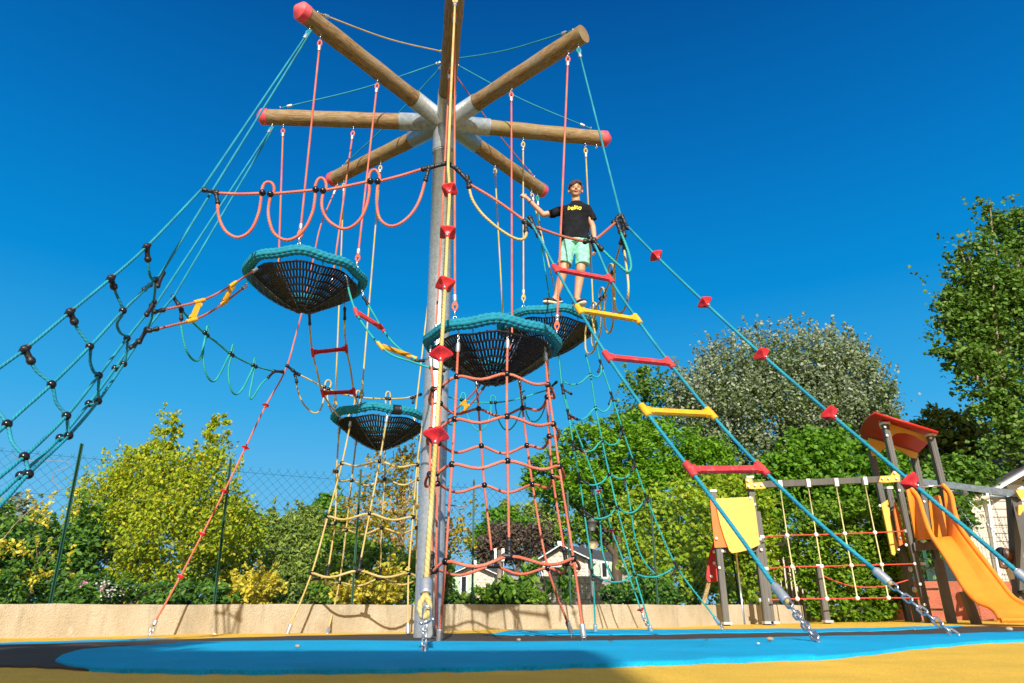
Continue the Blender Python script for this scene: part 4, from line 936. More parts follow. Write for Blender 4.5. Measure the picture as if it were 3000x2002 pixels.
tree('dark_hedge_shrub', 'dark green shrub with yellow shoots at the far left behind the fence', 'shrub', gz(60, 8.6),
     [bl(60, 1640, 8.7, 120, 110), bl(180, 1660, 8.7, 90, 120), bl(-60, 1640, 8.7, 120, 130), bl(110, 1720, 8.5, 160, 70), bl(250, 1600, 8.9, 60, 110)], 9000, .042, L_DK, BARK, .03, 13, sprig=16, elong=2.0, sprig_h=.3)
leaf_t = tree('golden_shrub', 'thin golden yellow shoots rising in front of the dark shrub at the left', 'shrub', gz(120, 8.4),
     [bl(95, 1590, 8.4, 45, 70), bl(20, 1690, 8.3, 70, 60), bl(150, 1700, 8.3, 60, 50), bl(190, 1560, 8.5, 25, 50)], 240, .030, L_YB, BARK, .015, 14, sprig=22, elong=1.9, sprig_h=.28)
tree('silver_tree', 'small silvery leaved tree at the far left edge', 'tree', gz(50, 15), [bl(40, 1540, 15, 85, 70), bl(-60, 1530, 15, 90, 80)], 2600, .085, L_SI, BARK, .06, 15, sprig=12)
tree('flowering_shrub', 'low green shrub dotted with white and pink flowers under the maple tree', 'shrub', gz(330, 8.2), [bl(300, 1725, 8.2, 100, 42), bl(230, 1745, 8.1, 60, 35), bl(560, 1745, 8.6, 170, 35)], 4200, .038, L_DK, BARK, .02, 16, elong=2.4)
ft = bpy.data.objects['flowering_shrub']
leaves('blossom', [bl(350, 1722, 7.9, 50, 28), bl(640, 1735, 8.3, 40, 20)], 110, .022, L_FL, ft, seed=3, elong=1.0, clump=.5)
leaves('pink_blossom', [bl(272, 1712, 7.8, 30, 10)], 60, .022, L_FP, ft, seed=4, elong=1.0, clump=.5)
tree('golden_bush', 'bright yellow bush directly above the wall between the second and third fence posts', 'shrub', gz(740, 8.7), [bl(740, 1735, 8.7, 62, 45), bl(800, 1715, 8.8, 35, 35), bl(690, 1755, 8.6, 40, 20)], 2600, .034, L_YB, BARK, .02, 17, sprig=10, elong=1.8, sprig_h=.18)
tree('tamarisk_tree', 'feathery grey green tree behind the left part of the yellow net', 'tree', gz(850, 12), [bl(860, 1620, 12, 85, 110), bl(900, 1540, 12.2, 55, 60), bl(820, 1700, 11.8, 70, 80), bl(790, 1560, 12, 40, 60), bl(920, 1690, 11.8, 70, 90)], 16000, .032, L_OL, BARK, .05, 18, sprig=22, elong=3.2, droop=.6)
tree('green_tree', 'small mid green tree behind the yellow net', 'tree', gz(950, 13), [bl(955, 1500, 13, 42, 45), bl(1010, 1560, 13, 60, 60), bl(940, 1600, 13, 60, 80)], 3600, .06, L_GR, BARK, .05, 19, sprig=8)
tree('autumn_tree', 'orange and yellow autumn tree with bare twigs behind the mast', 'tree', gz(1160, 11), [bl(1100, 1560, 11, 130, 110), bl(1150, 1420, 11.2, 85, 75), bl(1180, 1350, 11.3, 40, 45), bl(1330, 1560, 11, 70, 90), bl(1240, 1600, 10.8, 120, 90), bl(1040, 1500, 11.2, 60, 50)], 4200, .040, L_OY, BARKL, .07, 20, sprig=26, limbs=26, clump=.22, hollow=.25)
tree('green_understory_shrub', 'dark green bushes filling the space under the autumn tree', 'shrub', gz(1060, 10), [bl(1010, 1640, 10.2, 90, 80), bl(1120, 1680, 10, 120, 80), bl(1230, 1700, 9.9, 90, 70), bl(980, 1730, 9.7, 70, 45)], 6500, .045, L_HE, BARK, .03, 21)
tree('golden_bush', 'long bright yellow bush above the wall just left of the mast', 'shrub', gz(1090, 9), [bl(1090, 1735, 9, 100, 42), bl(1020, 1745, 8.9, 50, 32), bl(1150, 1700, 9.1, 35, 45)], 3400, .034, L_YB, BARK, .02, 22, sprig=14, elong=1.8, sprig_h=.18)
tree('dark_bush', 'dark green bush in the shade right beside the mast foot', 'shrub', gz(1300, 9.6), [bl(1300, 1690, 10, 28, 60), bl(1320, 1755, 9.4, 50, 20)], 2200, .04, L_DK, BARK, .02, 23)
tree('green_tree', 'broad green tree behind the two pale chalets', 'tree', gz(1460, 60), [bl(1470, 1545, 58, 55, 55), bl(1440, 1590, 58, 60, 60), bl(1520, 1560, 58, 60, 40)], 3800, .26, L_GR, BARK, .25, 24, sprig=8)
tree('olive_tree', 'pale olive toned treetop between the orange net ropes', 'tree', gz(1570, 60), [bl(1560, 1530, 62, 70, 50), bl(1490, 1500, 64, 30, 28), bl(1610, 1560, 62, 50, 50)], 3000, .24, L_OL, BARK, .25, 25, sprig=12)
tree('purple_tree', 'purple brown leaved tree above the pale chalets', 'tree', gz(1520, 52), [bl(1510, 1590, 52, 95, 52), bl(1590, 1580, 52, 60, 45), bl(1450, 1610, 52, 50, 45)], 5500, .17, L_PU, BARK, .2, 26, limbs=16, clump=.2)
tree('drooping_shrub', 'shrub with long hanging leaves in front of the pale chalets', 'shrub', gz(1580, 9.9), [bl(1560, 1665, 9.9, 22, 50), bl(1660, 1700, 9.9, 18, 55), bl(1610, 1740, 9.8, 40, 30), bl(1545, 1715, 9.9, 28, 45)], 420, .075, L_BU, BARK, .015, 27, elong=2.7, droop=3.0, clump=.3)
tree('clipped_hedge', 'dense green hedge in front of the left chalet, beneath hanging leaves', 'hedge', gz(1450, 9.5), [bl(1440, 1744, 9.5, 80, 30), bl(1510, 1740, 9.6, 70, 32), bl(1560, 1758, 9.6, 45, 22), bl(1380, 1760, 9.4, 40, 16)], 4600, .036, L_HE, BARK, .02, 28)
leaves('hanging_leaves', [bl(1430, 1725, 9.3, 40, 20), bl(1500, 1715, 9.3, 50, 25)], 100, .075, L_BU, bpy.data.objects['clipped_hedge'], seed=5, elong=2.8, droop=3.0, clump=.5)
tree('locust_tree', 'bright green feathery tree with layered foliage behind the teal net', 'tree', gz(1800, 15), [bl(1790, 1340, 15, 190, 90), bl(1930, 1330, 15.2, 170, 90), bl(1660, 1400, 14.8, 120, 75), bl(1840, 1270, 15.3, 100, 50), bl(2060, 1370, 15.2, 110, 80), bl(1760, 1440, 14.6, 200, 70), bl(1950, 1440, 14.8, 180, 80), bl(1600, 1420, 14.8, 70, 45), bl(1720, 1290, 15.2, 70, 45)], 24000, .052, L_LO, BARK, .14, 30, sprig=30, elong=2.4, limbs=18, clump=.13, sprig_h=.3, up=.7)
tree('ivy_tree', 'dark ivy covered tree between the chalets and the teal net', 'tree', gz(1740, 50), [bl(1690, 1500, 50, 50, 60), bl(1740, 1540, 50, 60, 60), bl(1790, 1540, 50, 70, 90), bl(1660, 1560, 50, 30, 35)], 6000, .20, L_HE, BARK, .3, 31, sprig=8)
tree('vine_thicket', 'yellow green vines climbing the fence behind the teal net', 'climbing plant', gz(1950, 11), [bl(1900, 1550, 11.3, 100, 110), bl(2010, 1540, 11.3, 130, 120), bl(1900, 1680, 11, 65, 90), bl(1980, 1690, 11, 130, 90), bl(2100, 1620, 11.5, 110, 120), bl(2180, 1520, 12, 90, 100), bl(2140, 1450, 12, 90, 60), bl(2200, 1700, 11.4, 80, 80), bl(2090, 1745, 10.8, 110, 50), bl(2240, 1620, 11.8, 50, 90)], 21000, .052, L_VI, BARKL, .05, 32, sprig=20, droop=.7, limbs=16)
tree('dark_bush', 'dark ivy bush low behind the fence between the teal net and the chalet wall', 'shrub', gz(1810, 10.4), [bl(1820, 1740, 10.4, 60, 30), bl(1900, 1735, 10.4, 80, 45), bl(1800, 1745, 10.5, 40, 25)], 4200, .042, L_DK, BARK, .03, 33)
tree('broadleaf_tree', 'small round leaved green treetop left of the silver poplar', 'tree', gz(1880, 24), [bl(1870, 1165, 24, 50, 60), bl(1930, 1150, 24, 55, 50), bl(1830, 1230, 24, 40, 45)], 1500, .12, L_PO, BARK, .12, 34, sprig=18, elong=1.1, sprig_h=.5, clump=.25)
SPB = [bl(2300, 1120, 24, 250, 105), bl(2130, 1170, 24, 150, 80), bl(2490, 1190, 24, 130, 100), bl(2380, 1090, 24.4, 150, 50), bl(2250, 1240, 23.6, 300, 110), bl(2050, 1220, 24, 100, 60), bl(2550, 1270, 24, 80, 80), bl(2220, 1330, 23.4, 220, 90), bl(2480, 1310, 23.6, 150, 90)]
sp = tree('silver_poplar', 'large silver leaved poplar with upright shoots behind the rope ladder', 'tree', gz(2250, 24), SPB, 30000, .085, L_SG, BARK, .3, 35, sprig=20, elong=1.3, sprig_h=.8, clump=.16, limbs=14, hollow=.4)
leaves('silver_shoots', SPB, 4000, .085, L_SI, sp, seed=77, sprig=1600, sprig_all=.82, sprig_h=1.0, elong=1.5, hollow=.8)
tree('round_leaf_tree', 'lush round leaved green tree above the climbing frame beam', 'tree', gz(2430, 14), [bl(2380, 1390, 14, 140, 110), bl(2300, 1420, 14, 90, 80), bl(2500, 1380, 14, 110, 110), bl(2600, 1330, 14.2, 60, 90), bl(2380, 1300, 14.2, 70, 45), bl(2480, 1460, 13.8, 130, 60), bl(2250, 1480, 13.8, 80, 70)], 13000, .088, L_GR, BARK, .1, 36, sprig=16, elong=1.2, droop=.7)
HB = [bl(x, y, Y, rx, ry) for x, y, Y, rx, ry in ((2420, 1530, 11.4, 100, 60), (2540, 1530, 11.2, 110, 65), (2380, 1610, 11.3, 70, 80), (2480, 1620, 11.1, 110, 70), (2580, 1620, 11.1, 90, 80), (2400, 1690, 11.1, 70, 60), (2500, 1710, 11, 100, 60), (2590, 1710, 11.2, 60, 70), (2440, 1780, 10.9, 75, 45), (2540, 1785, 10.9, 80, 38), (2600, 1560, 11.4, 60, 70))]
tree('overhanging_hedge', 'thick small leaved green hedge spilling over the wall behind the white knotted net', 'hedge', (at(2480, 1775, 11.4).x, 11.4, -.05), HB, 22000, .046, L_HE, BARK, .06, 37, up=.6)
tree('walnut_tree', 'dark green tree with browning leaves behind the slide tower roof', 'tree', gz(2780, 19), [bl(2780, 1260, 19, 80, 60), bl(2850, 1320, 19, 100, 80), bl(2740, 1350, 19, 90, 90), bl(2900, 1380, 19, 100, 60), bl(2790, 1420, 18.6, 130, 60), bl(2690, 1300, 19, 40, 60)], 9000, .095, L_WA, BARK, .15, 38, sprig=30, elong=2.2, droop=.8)
tree('dark_bush', 'dark green foliage low behind the slide tower, left of the beige chalet', 'shrub', gz(2700, 14.5), [bl(2720, 1480, 14.5, 130, 90), bl(2800, 1400, 14.8, 110, 60), bl(2680, 1580, 14.2, 80, 90)], 6500, .075, L_DK, BARK, .06, 39)
tree('black_poplar', 'tall dark green poplar standing at the right edge of the photo', 'tree', gz(3010, 16), [bl(2960, 900, 16, 150, 170), bl(2870, 800, 16, 90, 110), bl(2790, 930, 16, 60, 90), bl(2780, 1040, 16, 60, 40), bl(2900, 640, 16.1, 35, 70), bl(2820, 760, 16, 30, 60), bl(2950, 690, 16.2, 60, 100), bl(3020, 740, 16.2, 90, 170), bl(2850, 960, 16, 100, 110), bl(2920, 1080, 15.8, 140, 110), bl(2800, 880, 16, 50, 90), bl(3000, 1200, 15.8, 130, 120), bl(2900, 1190, 15.8, 90, 60), bl(2840, 1060, 16, 70, 60), bl(3100, 1000, 16, 160, 300), bl(2980, 1310, 15.6, 110, 90)], 30000, .098, L_PO, BARKL, .22, 40, sprig=70, elong=1.05, sprig_h=.7, clump=.16, hollow=.25, limbs=18)

# ------------------------------------------------------------------ houses seen over the wall
def P3(x, y, Y): return at(x, y, Y)
def chalet(label, Y, gable, apex, side, roofline, win, dY=4, wincol=L_DK):
    """gable = (xl, xr, yeave, ybase) on the near face; side = x of far end of the long wall"""
    xl, xr, ye, yb = gable; ax_, ay = apex; t = thing('chalet', P3((xl + side) / 2, 1775, Y) + Vector((0, 0, -.3)), label, 'chalet', 'pale holiday chalets behind the fence')
    z0 = -.05
    A = P3(xl, ye, Y); B = P3(xr, ye, Y); K = P3(ax_, ay, Y); A0_ = Vector((A.x, Y, z0)); B0 = Vector((B.x, Y, z0)); zE = (A.z + B.z) / 2; A.z = B.z = zE
    E_ = P3(side, (ye + roofline) / 2, Y + dY); dv = Vector((E_.x - B.x, dY, 0))
    mb = MB(); mb.add([A0_, B0, B, K, A], [[0, 1, 2, 3, 4]]); mb.add([B0, B0 + dv, B + dv, B], [[0, 1, 2, 3]]); mb.add([A0_, A, A + dv, A0_ + dv], [[0, 1, 2, 3]]); mb.add([A0_ + dv, B0 + dv, B + dv, K + dv, A + dv], [[4, 3, 2, 1, 0]])
    n = int(zE / .16)
    for i in range(1, n):
        z = i * .16; mb.beam(Vector((A.x, Y - .012, z)), Vector((B.x, Y - .012, z)), .02, .02); mb.beam(Vector((B.x, Y - .012, z)), Vector((B.x, Y - .012, z)) + dv * .99, .02, .02)
    mb.build('wall', SIDING, t, smooth=False)
    mb = MB(); o = Vector((0, -.35, 0)); e = Vector((.32, 0, -.10))
    for s_, q in ((1, B), (-1, A)):
        ee = Vector((.32 * s_, 0, -.10)); mb.prism([K + o, q + ee + o, q + ee + dv, K + dv], (0, 0, .1))
    mb.build('roof', ROOFM, t, smooth=False)
    mb = MB()
    for s_, q in ((1, B), (-1, A)):
        ee = Vector((.34 * s_, 0, -.10)); mb.beam(K + o + Vector((0, -.03, .02)), q + ee + o + Vector((0, -.03, .02)), .05, .22, up=(0, 1, 0))
    mb.beam(B + Vector((.34, -.35, -.1)), B + Vector((.34, 0, -.1)) + dv, .05, .2, up=(0, 0, 1)); mb.box(K + o + Vector((0, 0, .12)), (.3, .3, .18))
    for q in (A0_, B0): mb.beam(q + Vector((0, -.03, 0)), Vector((q.x, Y - .03, zE)), .12, .06)
    mb.build('fascia', WHITE, t, smooth=False)
    for (x0, x1, y0, y1, shut) in win:
        q0 = P3(x0, y1, Y - .03); q1 = P3(x1, y0, Y - .03); c = (q0 + q1) / 2; w_, h_ = abs(q1.x - q0.x), abs(q1.z - q0.z)
        f = MB().box(c, (w_ + .16, .06, h_ + .16)).build('window', WHITE, t, smooth=False); MB().box(c + Vector((0, -.04, 0)), (w_, .03, h_)).build('pane', GLASSM, f, smooth=False)
        for s_ in shut: MB().box(c + Vector((s_ * (w_ / 2 + .34), -.03, 0)), (.42, .05, h_ + .1)).build('shutter', SHUT, t, smooth=False)
    return t
GLASSM = mat('dark_glass', (.02, .025, .025), .12, var=.2, scale=2); SHUT = mat('pale_green_shutters', (.42, .62, .40), .6, var=.05)
chalet('pale chalet with a dark roof between the mast and the utility pole', 45, (1330, 1448, 1683, 1775), (1390, 1654), 1560, 1660, [(1352, 1366, 1690, 1735, (-1, 1)), (1452, 1460, 1690, 1730, ())], dY=9)
chalet('larger pale chalet with a peaked gable right of the orange net', 38, (1586, 1718, 1640, 1775), (1640, 1600), 1850, 1630, [(1612, 1640, 1662, 1700, ()), (1765, 1776, 1650, 1690, (-1, 1))], dY=6)
# concrete block wall below it
BLOCKM = mat('concrete_blocks', (.50, .44, .36), .9, var=.12, scale=2, bump=.5, bscale=25)
b = MB(); A = P3(1565, 1775, 20); B = P3(1765, 1775, 20); zt = P3(1660, 1688, 20).z
nb = 12; hb = zt / 5
for i in range(5):
    for j in range(-1, nb):
        x0 = A.x + (B.x - A.x) * (j + .5 * (i % 2)) / nb; x1 = A.x + (B.x - A.x) * (j + 1 + .5 * (i % 2)) / nb
        b.box(((x0 + x1) / 2, 20 + .002 * rng.random(), hb * (i + .5)), (x1 - x0 - .012, .2, hb - .012))
b.box(((A.x + B.x) / 2, 20.01, zt / 2), (B.x - A.x, .17, zt - .02))
tag(b.build('block_wall', BLOCKM, smooth=False), 'grey concrete block wall below the larger pale chalet', 'wall')
# utility pole and loudspeaker post
t = thing('utility_pole', gz(1463, 30), 'weathered wooden pole with white boxes in front of the left chalet', 'utility pole')
z1 = P3(1463, 1612, 30); b0 = Vector(gz(1463, 30)); MB().tube([b0, Vector((b0.x, b0.y, z1.z))], .11, 10).build('post', BARKL, t)
for dx in (-.18, .14): MB().box((b0.x + dx, 29.85, z1.z - .2), (.12, .1, .5)).build('junction_box', WHITE, t, smooth=False)
MB().tube([b0 + Vector((.16, -.1, 0)), Vector((b0.x + .16, 29.9, z1.z - .3))], .025, 6).build('conduit', WHITE, t)
t = thing('lamp_post', gz(1737, 14), 'thin grey post with a beige horn loudspeaker behind the teal net', 'lamp post')
b0 = Vector(gz(1737, 14)); z1 = P3(1735, 1556, 14); MB().tube([b0, Vector((b0.x, 14, z1.z))], .035, 10).build('post', DKPOST, t)
MB().tube([z1, z1 + Vector((0, 0, .16)), z1 + Vector((0, 0, .17)), z1 + Vector((0, 0, .24))], [.05, .11, .13, .03], 12).build('lamp_head', DKPOST, t)
h0 = P3(1737, 1595, 13.9); MB().tube([h0 + Vector((0, .12, 0)), h0 + Vector((0, .04, 0)), h0 + Vector((0, -.04, 0)), h0 + Vector((0, -.05, 0))], [.03, .045, .10, .095], 16).build('loudspeaker', mat('beige_horn', (.55, .42, .25), .5), t)

# ------------------------------------------------------------------ right hand side: walls, chalet, mesh panel fence
zt = at(2800, 1704, 12.0).z
A = at(2560, 1775, 12.0); B = at(3500, 1775, 12.0); V = []; n = 40
mb = MB()
for i in range(n + 1):
    x = A.x + (B.x - A.x) * i / n; w_ = .004 * math.sin(i * 1.7)
    for (o, z) in ((0, -.1), (0, zt - .015), (.015, zt), (.2, zt), (.2, -.1)): V.append(Vector((x, 11.9 + o + w_, z)))
mb.add(V, [[i*5+k, (i+1)*5+k, (i+1)*5+k+1, i*5+k+1] for i in range(n) for k in range(4)])
o = mb.build('terracotta_wall', TERRA); sharp(o, 30); tag(o, 'low rough terracotta coloured wall behind the orange slide', 'wall')
t = thing('panel_fence', (A.x + 1, 12.1, zt), 'dark green welded mesh fence on top of the terracotta wall', 'fence')
x0 = at(2690, 1700, 12.1).x; x1 = at(3300, 1700, 12.1).x; zf = at(2900, 1515, 12.1).z; mb = MB()
x = x0
while x < x1: mb.tube([Vector((x, 12.0, zt)), Vector((x, 12.0, zf - .35)), Vector((x + .0, 11.97, zf - .3)), Vector((x, 12.0, zf - .25)), Vector((x, 12.0, zf))], .0026, 4, caps=False); x += .055
z = zt + .03
while z < zf: mb.tube([Vector((x0, 12.004, z)), Vector((x1, 12.004, z))], .003, 4, caps=False); z += .165
mb.build('mesh_panel', FGREEN, t, smooth=False)
for px in (2722, 3075):
    q = at(px, 1700, 12.05); MB().beam((q.x, 12.06, zt), (q.x, 12.06, zf + .03), .06, .05).build('post', FGREEN, t, smooth=False)
Yc = 15.5
t = thing('mobile_home', (at(2950, 1775, Yc).x + 2, Yc + 1, -.05), 'beige clapboard mobile home with a white roof edge at the far right', 'mobile home')
L0 = at(2872, 1430, Yc); L0.z = at(2890, 1440, Yc).z; ap = at(3150, 1290, Yc); xr = ap.x + (ap.x - L0.x); zb = -.05
mb = MB(); mb.prism([(L0.x, Yc, zb), (xr, Yc, zb), (xr, Yc, L0.z), (ap.x, Yc, ap.z), (L0.x, Yc, L0.z)], (0, 6, 0))
z = .2
while z < ap.z - .1:
    f_ = 0 if z < L0.z else (z - L0.z) / (ap.z - L0.z); mb.box(((L0.x + xr) / 2, Yc - .015, z), ((xr - L0.x) * (1 - f_) - .06, .022, .03)); z += .17
mb.build('wall', SIDING, t, smooth=False)
mb = MB(); e0 = Vector((L0.x - .35, Yc - .5, L0.z - .18)); k0 = Vector((ap.x, Yc - .5, ap.z + .06)); mb.prism([e0, k0, k0 + Vector((0, 6.8, 0)), e0 + Vector((0, 6.8, 0))], (0, 0, .07)); e1 = Vector((xr + .35, Yc - .5, L0.z - .18)); mb.prism([k0, e1, e1 + Vector((0, 6.8, 0)), k0 + Vector((0, 6.8, 0))], (0, 0, .07)); mb.build('roof', ROOFM, t, smooth=False)
mb = MB(); mb.beam(e0 + Vector((0, -.04, 0)), k0 + Vector((0, -.04, 0)), .06, .24, up=(0, 1, 0)); mb.beam(k0 + Vector((0, -.04, 0)), e1 + Vector((0, -.04, 0)), .06, .24, up=(0, 1, 0)); mb.beam(e0 + Vector((0, 0, .0)), e0 + Vector((0, 6.8, 0)), .06, .2, up=(0, 0, 1)); mb.build('fascia', WHITE, t, smooth=False)
q = at(2970, 1428, Yc - .05); MB().box(q, (.35, .08, .10)).build('wall_vent', WHITE, t, smooth=False)
t = thing('awning', at(2860, 1700, 14.6), 'cream canvas awning wall hung beside the mobile home behind the slide', 'awning')
def pt(x, y, Y): return at(x, y, Y)
top = [(2790, 1482), (2805, 1470), (2830, 1458), (2858, 1449), (2888, 1446)]; mb = MB(); V = []; m_ = 14
for i, (x, y) in enumerate(top):
    for j in range(m_ + 1):
        a = pt(x, y, 14.6); bq = pt(x + 44, 1730, 14.6); q = a.lerp(bq, j / m_); q.y += .05 * math.sin(i * 1.9 + j * .8) * (1 - j / m_) + .02 * math.sin(j * 1.5); V.append(q)
mb.add(V, [[i*(m_+1)+j, (i+1)*(m_+1)+j, (i+1)*(m_+1)+j+1, i*(m_+1)+j+1] for i in range(len(top)-1) for j in range(m_)]); o = mb.build('canvas', CANVAS, t)
o.modifiers.new('s', 'SOLIDIFY').thickness = .02
MB().tube([pt(x, y - 2 + 10 * 0, 14.5) + Vector((0, -.03, -.09 + .02 * math.sin(x))) for x, y in top], .05, 8).build('valance', CANVAS, t)
MB().beam(pt(2888, 1446, 14.5), pt(2928, 1712, 14.5), .10, .06).build('pole', WHITE, t, smooth=False)
# slatted fence and shed glimpsed through the vines
YWOOD = mat('yellowed_wood', (.50, .33, .12), .7, var=.3, scale=6, stretch=(1, 1, .2))
t = thing('slat_fence', (at(2330, 1775, 12.2).x, 12.2, -.05), 'yellowish wooden slat fence seen between the vines and the knotted net', 'fence')
for i in range(10):
    px = 2268 + i * 15; a = at(px, 1600 + 4 * i % 7, 12.2); bq = Vector((at(px + 18, 1775, 12.2).x * .5 + a.x * .5, 12.2, .0)); MB().beam(bq, a, .055, .02, up=(0, 1, 0)).build('slat', YWOOD, t, smooth=False)
MB().beam(at(2266, 1607, 12.24), at(2412, 1596, 12.24), .05, .03).build('rail', YWOOD, t, smooth=False)
t = thing('shed', (at(2290, 1775, 15).x, 15.5, -.05), 'white roofed shed mostly hidden behind the vines', 'shed')
a, b_ = at(2222, 1560, 15), at(2345, 1585, 15); MB().prism([(a.x, 15, -.05), (b_.x, 15, -.05), (b_.x, 15, b_.z), (a.x, 15, a.z)], (0, 1.5, 0)).build('wall', SIDING, t, smooth=False)
MB().prism([at(2215, 1528, 14.9), at(2325, 1550, 14.9), at(2325, 1563, 14.9), at(2215, 1541, 14.9)], (0, 1.7, 0)).build('roof', WHITE, t, smooth=False)

# ------------------------------------------------------------------ play frame with knotted net, tower and slide
def bolts(parent, pts, r=.020, m=WHITEP):
    for (x, y, Y) in pts:
        c = at(x, y, Y); MB().ball(c, r, 10, 6, (1, .55, 1)).build('bolt_cap', m, parent)
def post(parent, top, bot, w_=.085, cap=True, name='post'):
    T = at(*top); B = at(*bot); B = Vector((B.x, B.y, G(B.x, B.y) - .02)); T = Vector((B.x + (T.x - B.x) * .25, T.y * .5 + B.y * .5, T.z)); B.y = T.y
    mb = MB()
    for (ox, oy, sx, sy) in ((0, 0, w_ * .70, w_ * .96), (-w_ * .41, 0, w_ * .10, w_ * .90), (w_ * .41, 0, w_ * .10, w_ * .90), (0, -w_ * .1, .0, .0)):
        if sx: mb.beam(B + Vector((ox, oy, 0)), T + Vector((ox, oy, 0)), sx, sy, up=(0, 1, 0))
    for s_ in (-1, 1): mb.beam(B + Vector((s_ * w_ * .19, -w_ * .49, 0)), T + Vector((s_ * w_ * .19, -w_ * .49, 0)), w_ * .30, w_ * .06, up=(0, 1, 0))
    o = mb.build(name, DKPOST, parent, smooth=False)
    if cap: MB().box(T + Vector((0, 0, .012)), (w_ * 1.12, w_ * 1.12, .028)).build('post_cap', WHITEP, o, smooth=False)
    return T, B
t = thing('play_station', at(2400, 1832, 9.7), 'low play frame with a yellow panel and a net of white knotted ropes', 'climbing frame')
post(t, (2086, 1442, 9.6), (2128, 1834, 9.6)); post(t, (2192, 1402, 9.62), (2248, 1834, 9.62)); post(t, (2205, 1500, 9.8), (2262, 1834, 9.78), cap=False)
post(t, (2399, 1660, 10.1), (2424, 1834, 10.1), .085)
for px in (2128, 2248, 2424, 2266):
    q = at(px, 1833, 9.6 if px < 2300 else 10.1); z = G(q.x, q.y); MB().box((q.x, q.y - .03, z + .03), (.11, .12, .03)).build('foot_plate', FERR, t, smooth=False)
def flat(parent, name, poly, Y, m, th=.022, back=False):
    P = [at(x, y, Y) for x, y in poly]; o = MB().prism(P, (0, th, 0)).build(name, m, parent, smooth=False); return o
flat(t, 'orange_panel', [(2080, 1463), (2100, 1462), (2112, 1510), (2125, 1555), (2133, 1575), (2145, 1603), (2094, 1605)], 9.53, ORPAN, .03)
flat(t, 'yellow_panel', [(2097, 1461), (2206, 1456), (2214, 1500), (2226, 1596), (2210, 1604), (2190, 1612), (2165, 1618), (2145, 1621), (2137, 1614), (2124, 1580), (2110, 1535), (2100, 1490)], 9.50, YPAN, .028)
MB().beam(at(2115, 1608, 9.62), at(2215, 1606, 9.62), .05, .10).build('platform_edge', DKPOST, t, smooth=False)
MB().prism([at(2112, 1606, 9.60), at(2220, 1604, 9.60), at(2224, 1610, 10.35), at(2128, 1612, 10.35)], (0, 0, .03)).build('platform', DKPOST, t, smooth=False)
flat(t, 'red_panel', [(2091, 1590), (2098, 1600), (2104, 1660), (2103, 1704), (2075, 1706), (2069, 1695), (2071, 1665), (2080, 1620)], 9.9, RPAN, .03)
MB().beam(at(2078, 1700, 9.95), Vector((at(2042, 1834, 9.95).x, 9.95, .0)), .05, .05).build('slanting_leg', YWOOD, t, smooth=False)
MB().tube([at(2156, 1620, 10.0), Vector((at(2181, 1832, 10.0).x, 10.0, 0))], .017, 10).build('fire_pole', STEEL, t)
bolts(t, [(2198, 1459, 9.49), (2099, 1578, 9.51), (2092, 1617, 9.88), (2092, 1650, 9.88), (2084, 1689, 9.88), (2108, 1664, 9.54), (2211, 1478, 9.55), (2227, 1580, 9.55), (2231, 1611, 9.55), (2117, 1615, 9.56)])
# beam with yellow brackets
MB().beam(at(2200, 1422, 9.6), at(2612, 1404, 10.15), .095, .085).build('beam', DKPOST, t, smooth=False)
flat(t, 'bracket', [(2184, 1402), (2201, 1402), (2206, 1415), (2232, 1413), (2244, 1431), (2205, 1433), (2187, 1431)], 9.52, YPAN, .03)
flat(t, 'bracket', [(2580, 1395), (2610, 1394), (2618, 1380), (2636, 1386), (2636, 1411), (2600, 1414), (2575, 1413)], 9.98, YPAN, .03)
bolts(t, [(2191, 1409, 9.50), (2193, 1425, 9.50), (2213, 1422, 9.50), (2231, 1421, 9.50), (2586, 1402, 9.96), (2604, 1402, 9.96), (2622, 1386, 9.96), (2628, 1402, 9.96)], .018)
PYEL = mat('pale_yellow_rope', (.70, .62, .30), .7); PRED = mat('red_cord', (.58, .07, .04), .7)
ve = [((2283, 1416), (2306, 1569), (2321, 1661), (2336, 1755)), ((2365, 1412), (2391, 1567), (2406, 1660), (2423, 1755)), ((2447, 1410), (2475, 1564), (2494, 1657), (2512, 1753)), ((2531, 1406), (2563, 1561), (2583, 1655), (2603, 1752))]
Yn = lambda x: 9.62 + (x - 2240) / 400 * .45
for P in ve:
    q = [at(x, y, Yn(P[0][0])) for x, y in P]; rope(q, PYEL, t, .0115, 'net_rope', curved=False); MB().box(q[0] + Vector((0, -.02, -.02)), (.05, .05, .11)).build('rope_bracket', WHITEP, t, smooth=False)
    for k in (1, 2, 3): MB().ball(q[k], .030, 12, 8).build('knot_ball', WHITEP, t)
for (xa, ya, xb, yb, k) in ((2232, 1573, 2655, 1556, 1), (2244, 1666, 2690, 1652, 2), (2246, 1758, 2700, 1753, 3)):
    pts = [at(xa, ya, Yn(xa))] + [at(*P[k], Yn(P[0][0]) - .0) for P in ve] + [at(xb, yb, Yn(xb))]; rope(pts, PRED, t, .0105, 'net_rope')
    MB().beam(pts[0] - Vector((.10, 0, 0)), pts[0] + Vector((.03, 0, 0)), .03, .04).build('rope_bracket', FERR, t, smooth=False); MB().beam(pts[-1] - Vector((.03, 0, 0)), pts[-1] + Vector((.10, 0, 0)), .03, .04).build('rope_bracket', FERR, t, smooth=False)
rope([at(x, y, 10.15) for x, y in ((2402, 1683), (2440, 1700), (2490, 1716), (2540, 1721), (2600, 1716), (2660, 1700))], PRED, t, .0105, 'slack_rope')

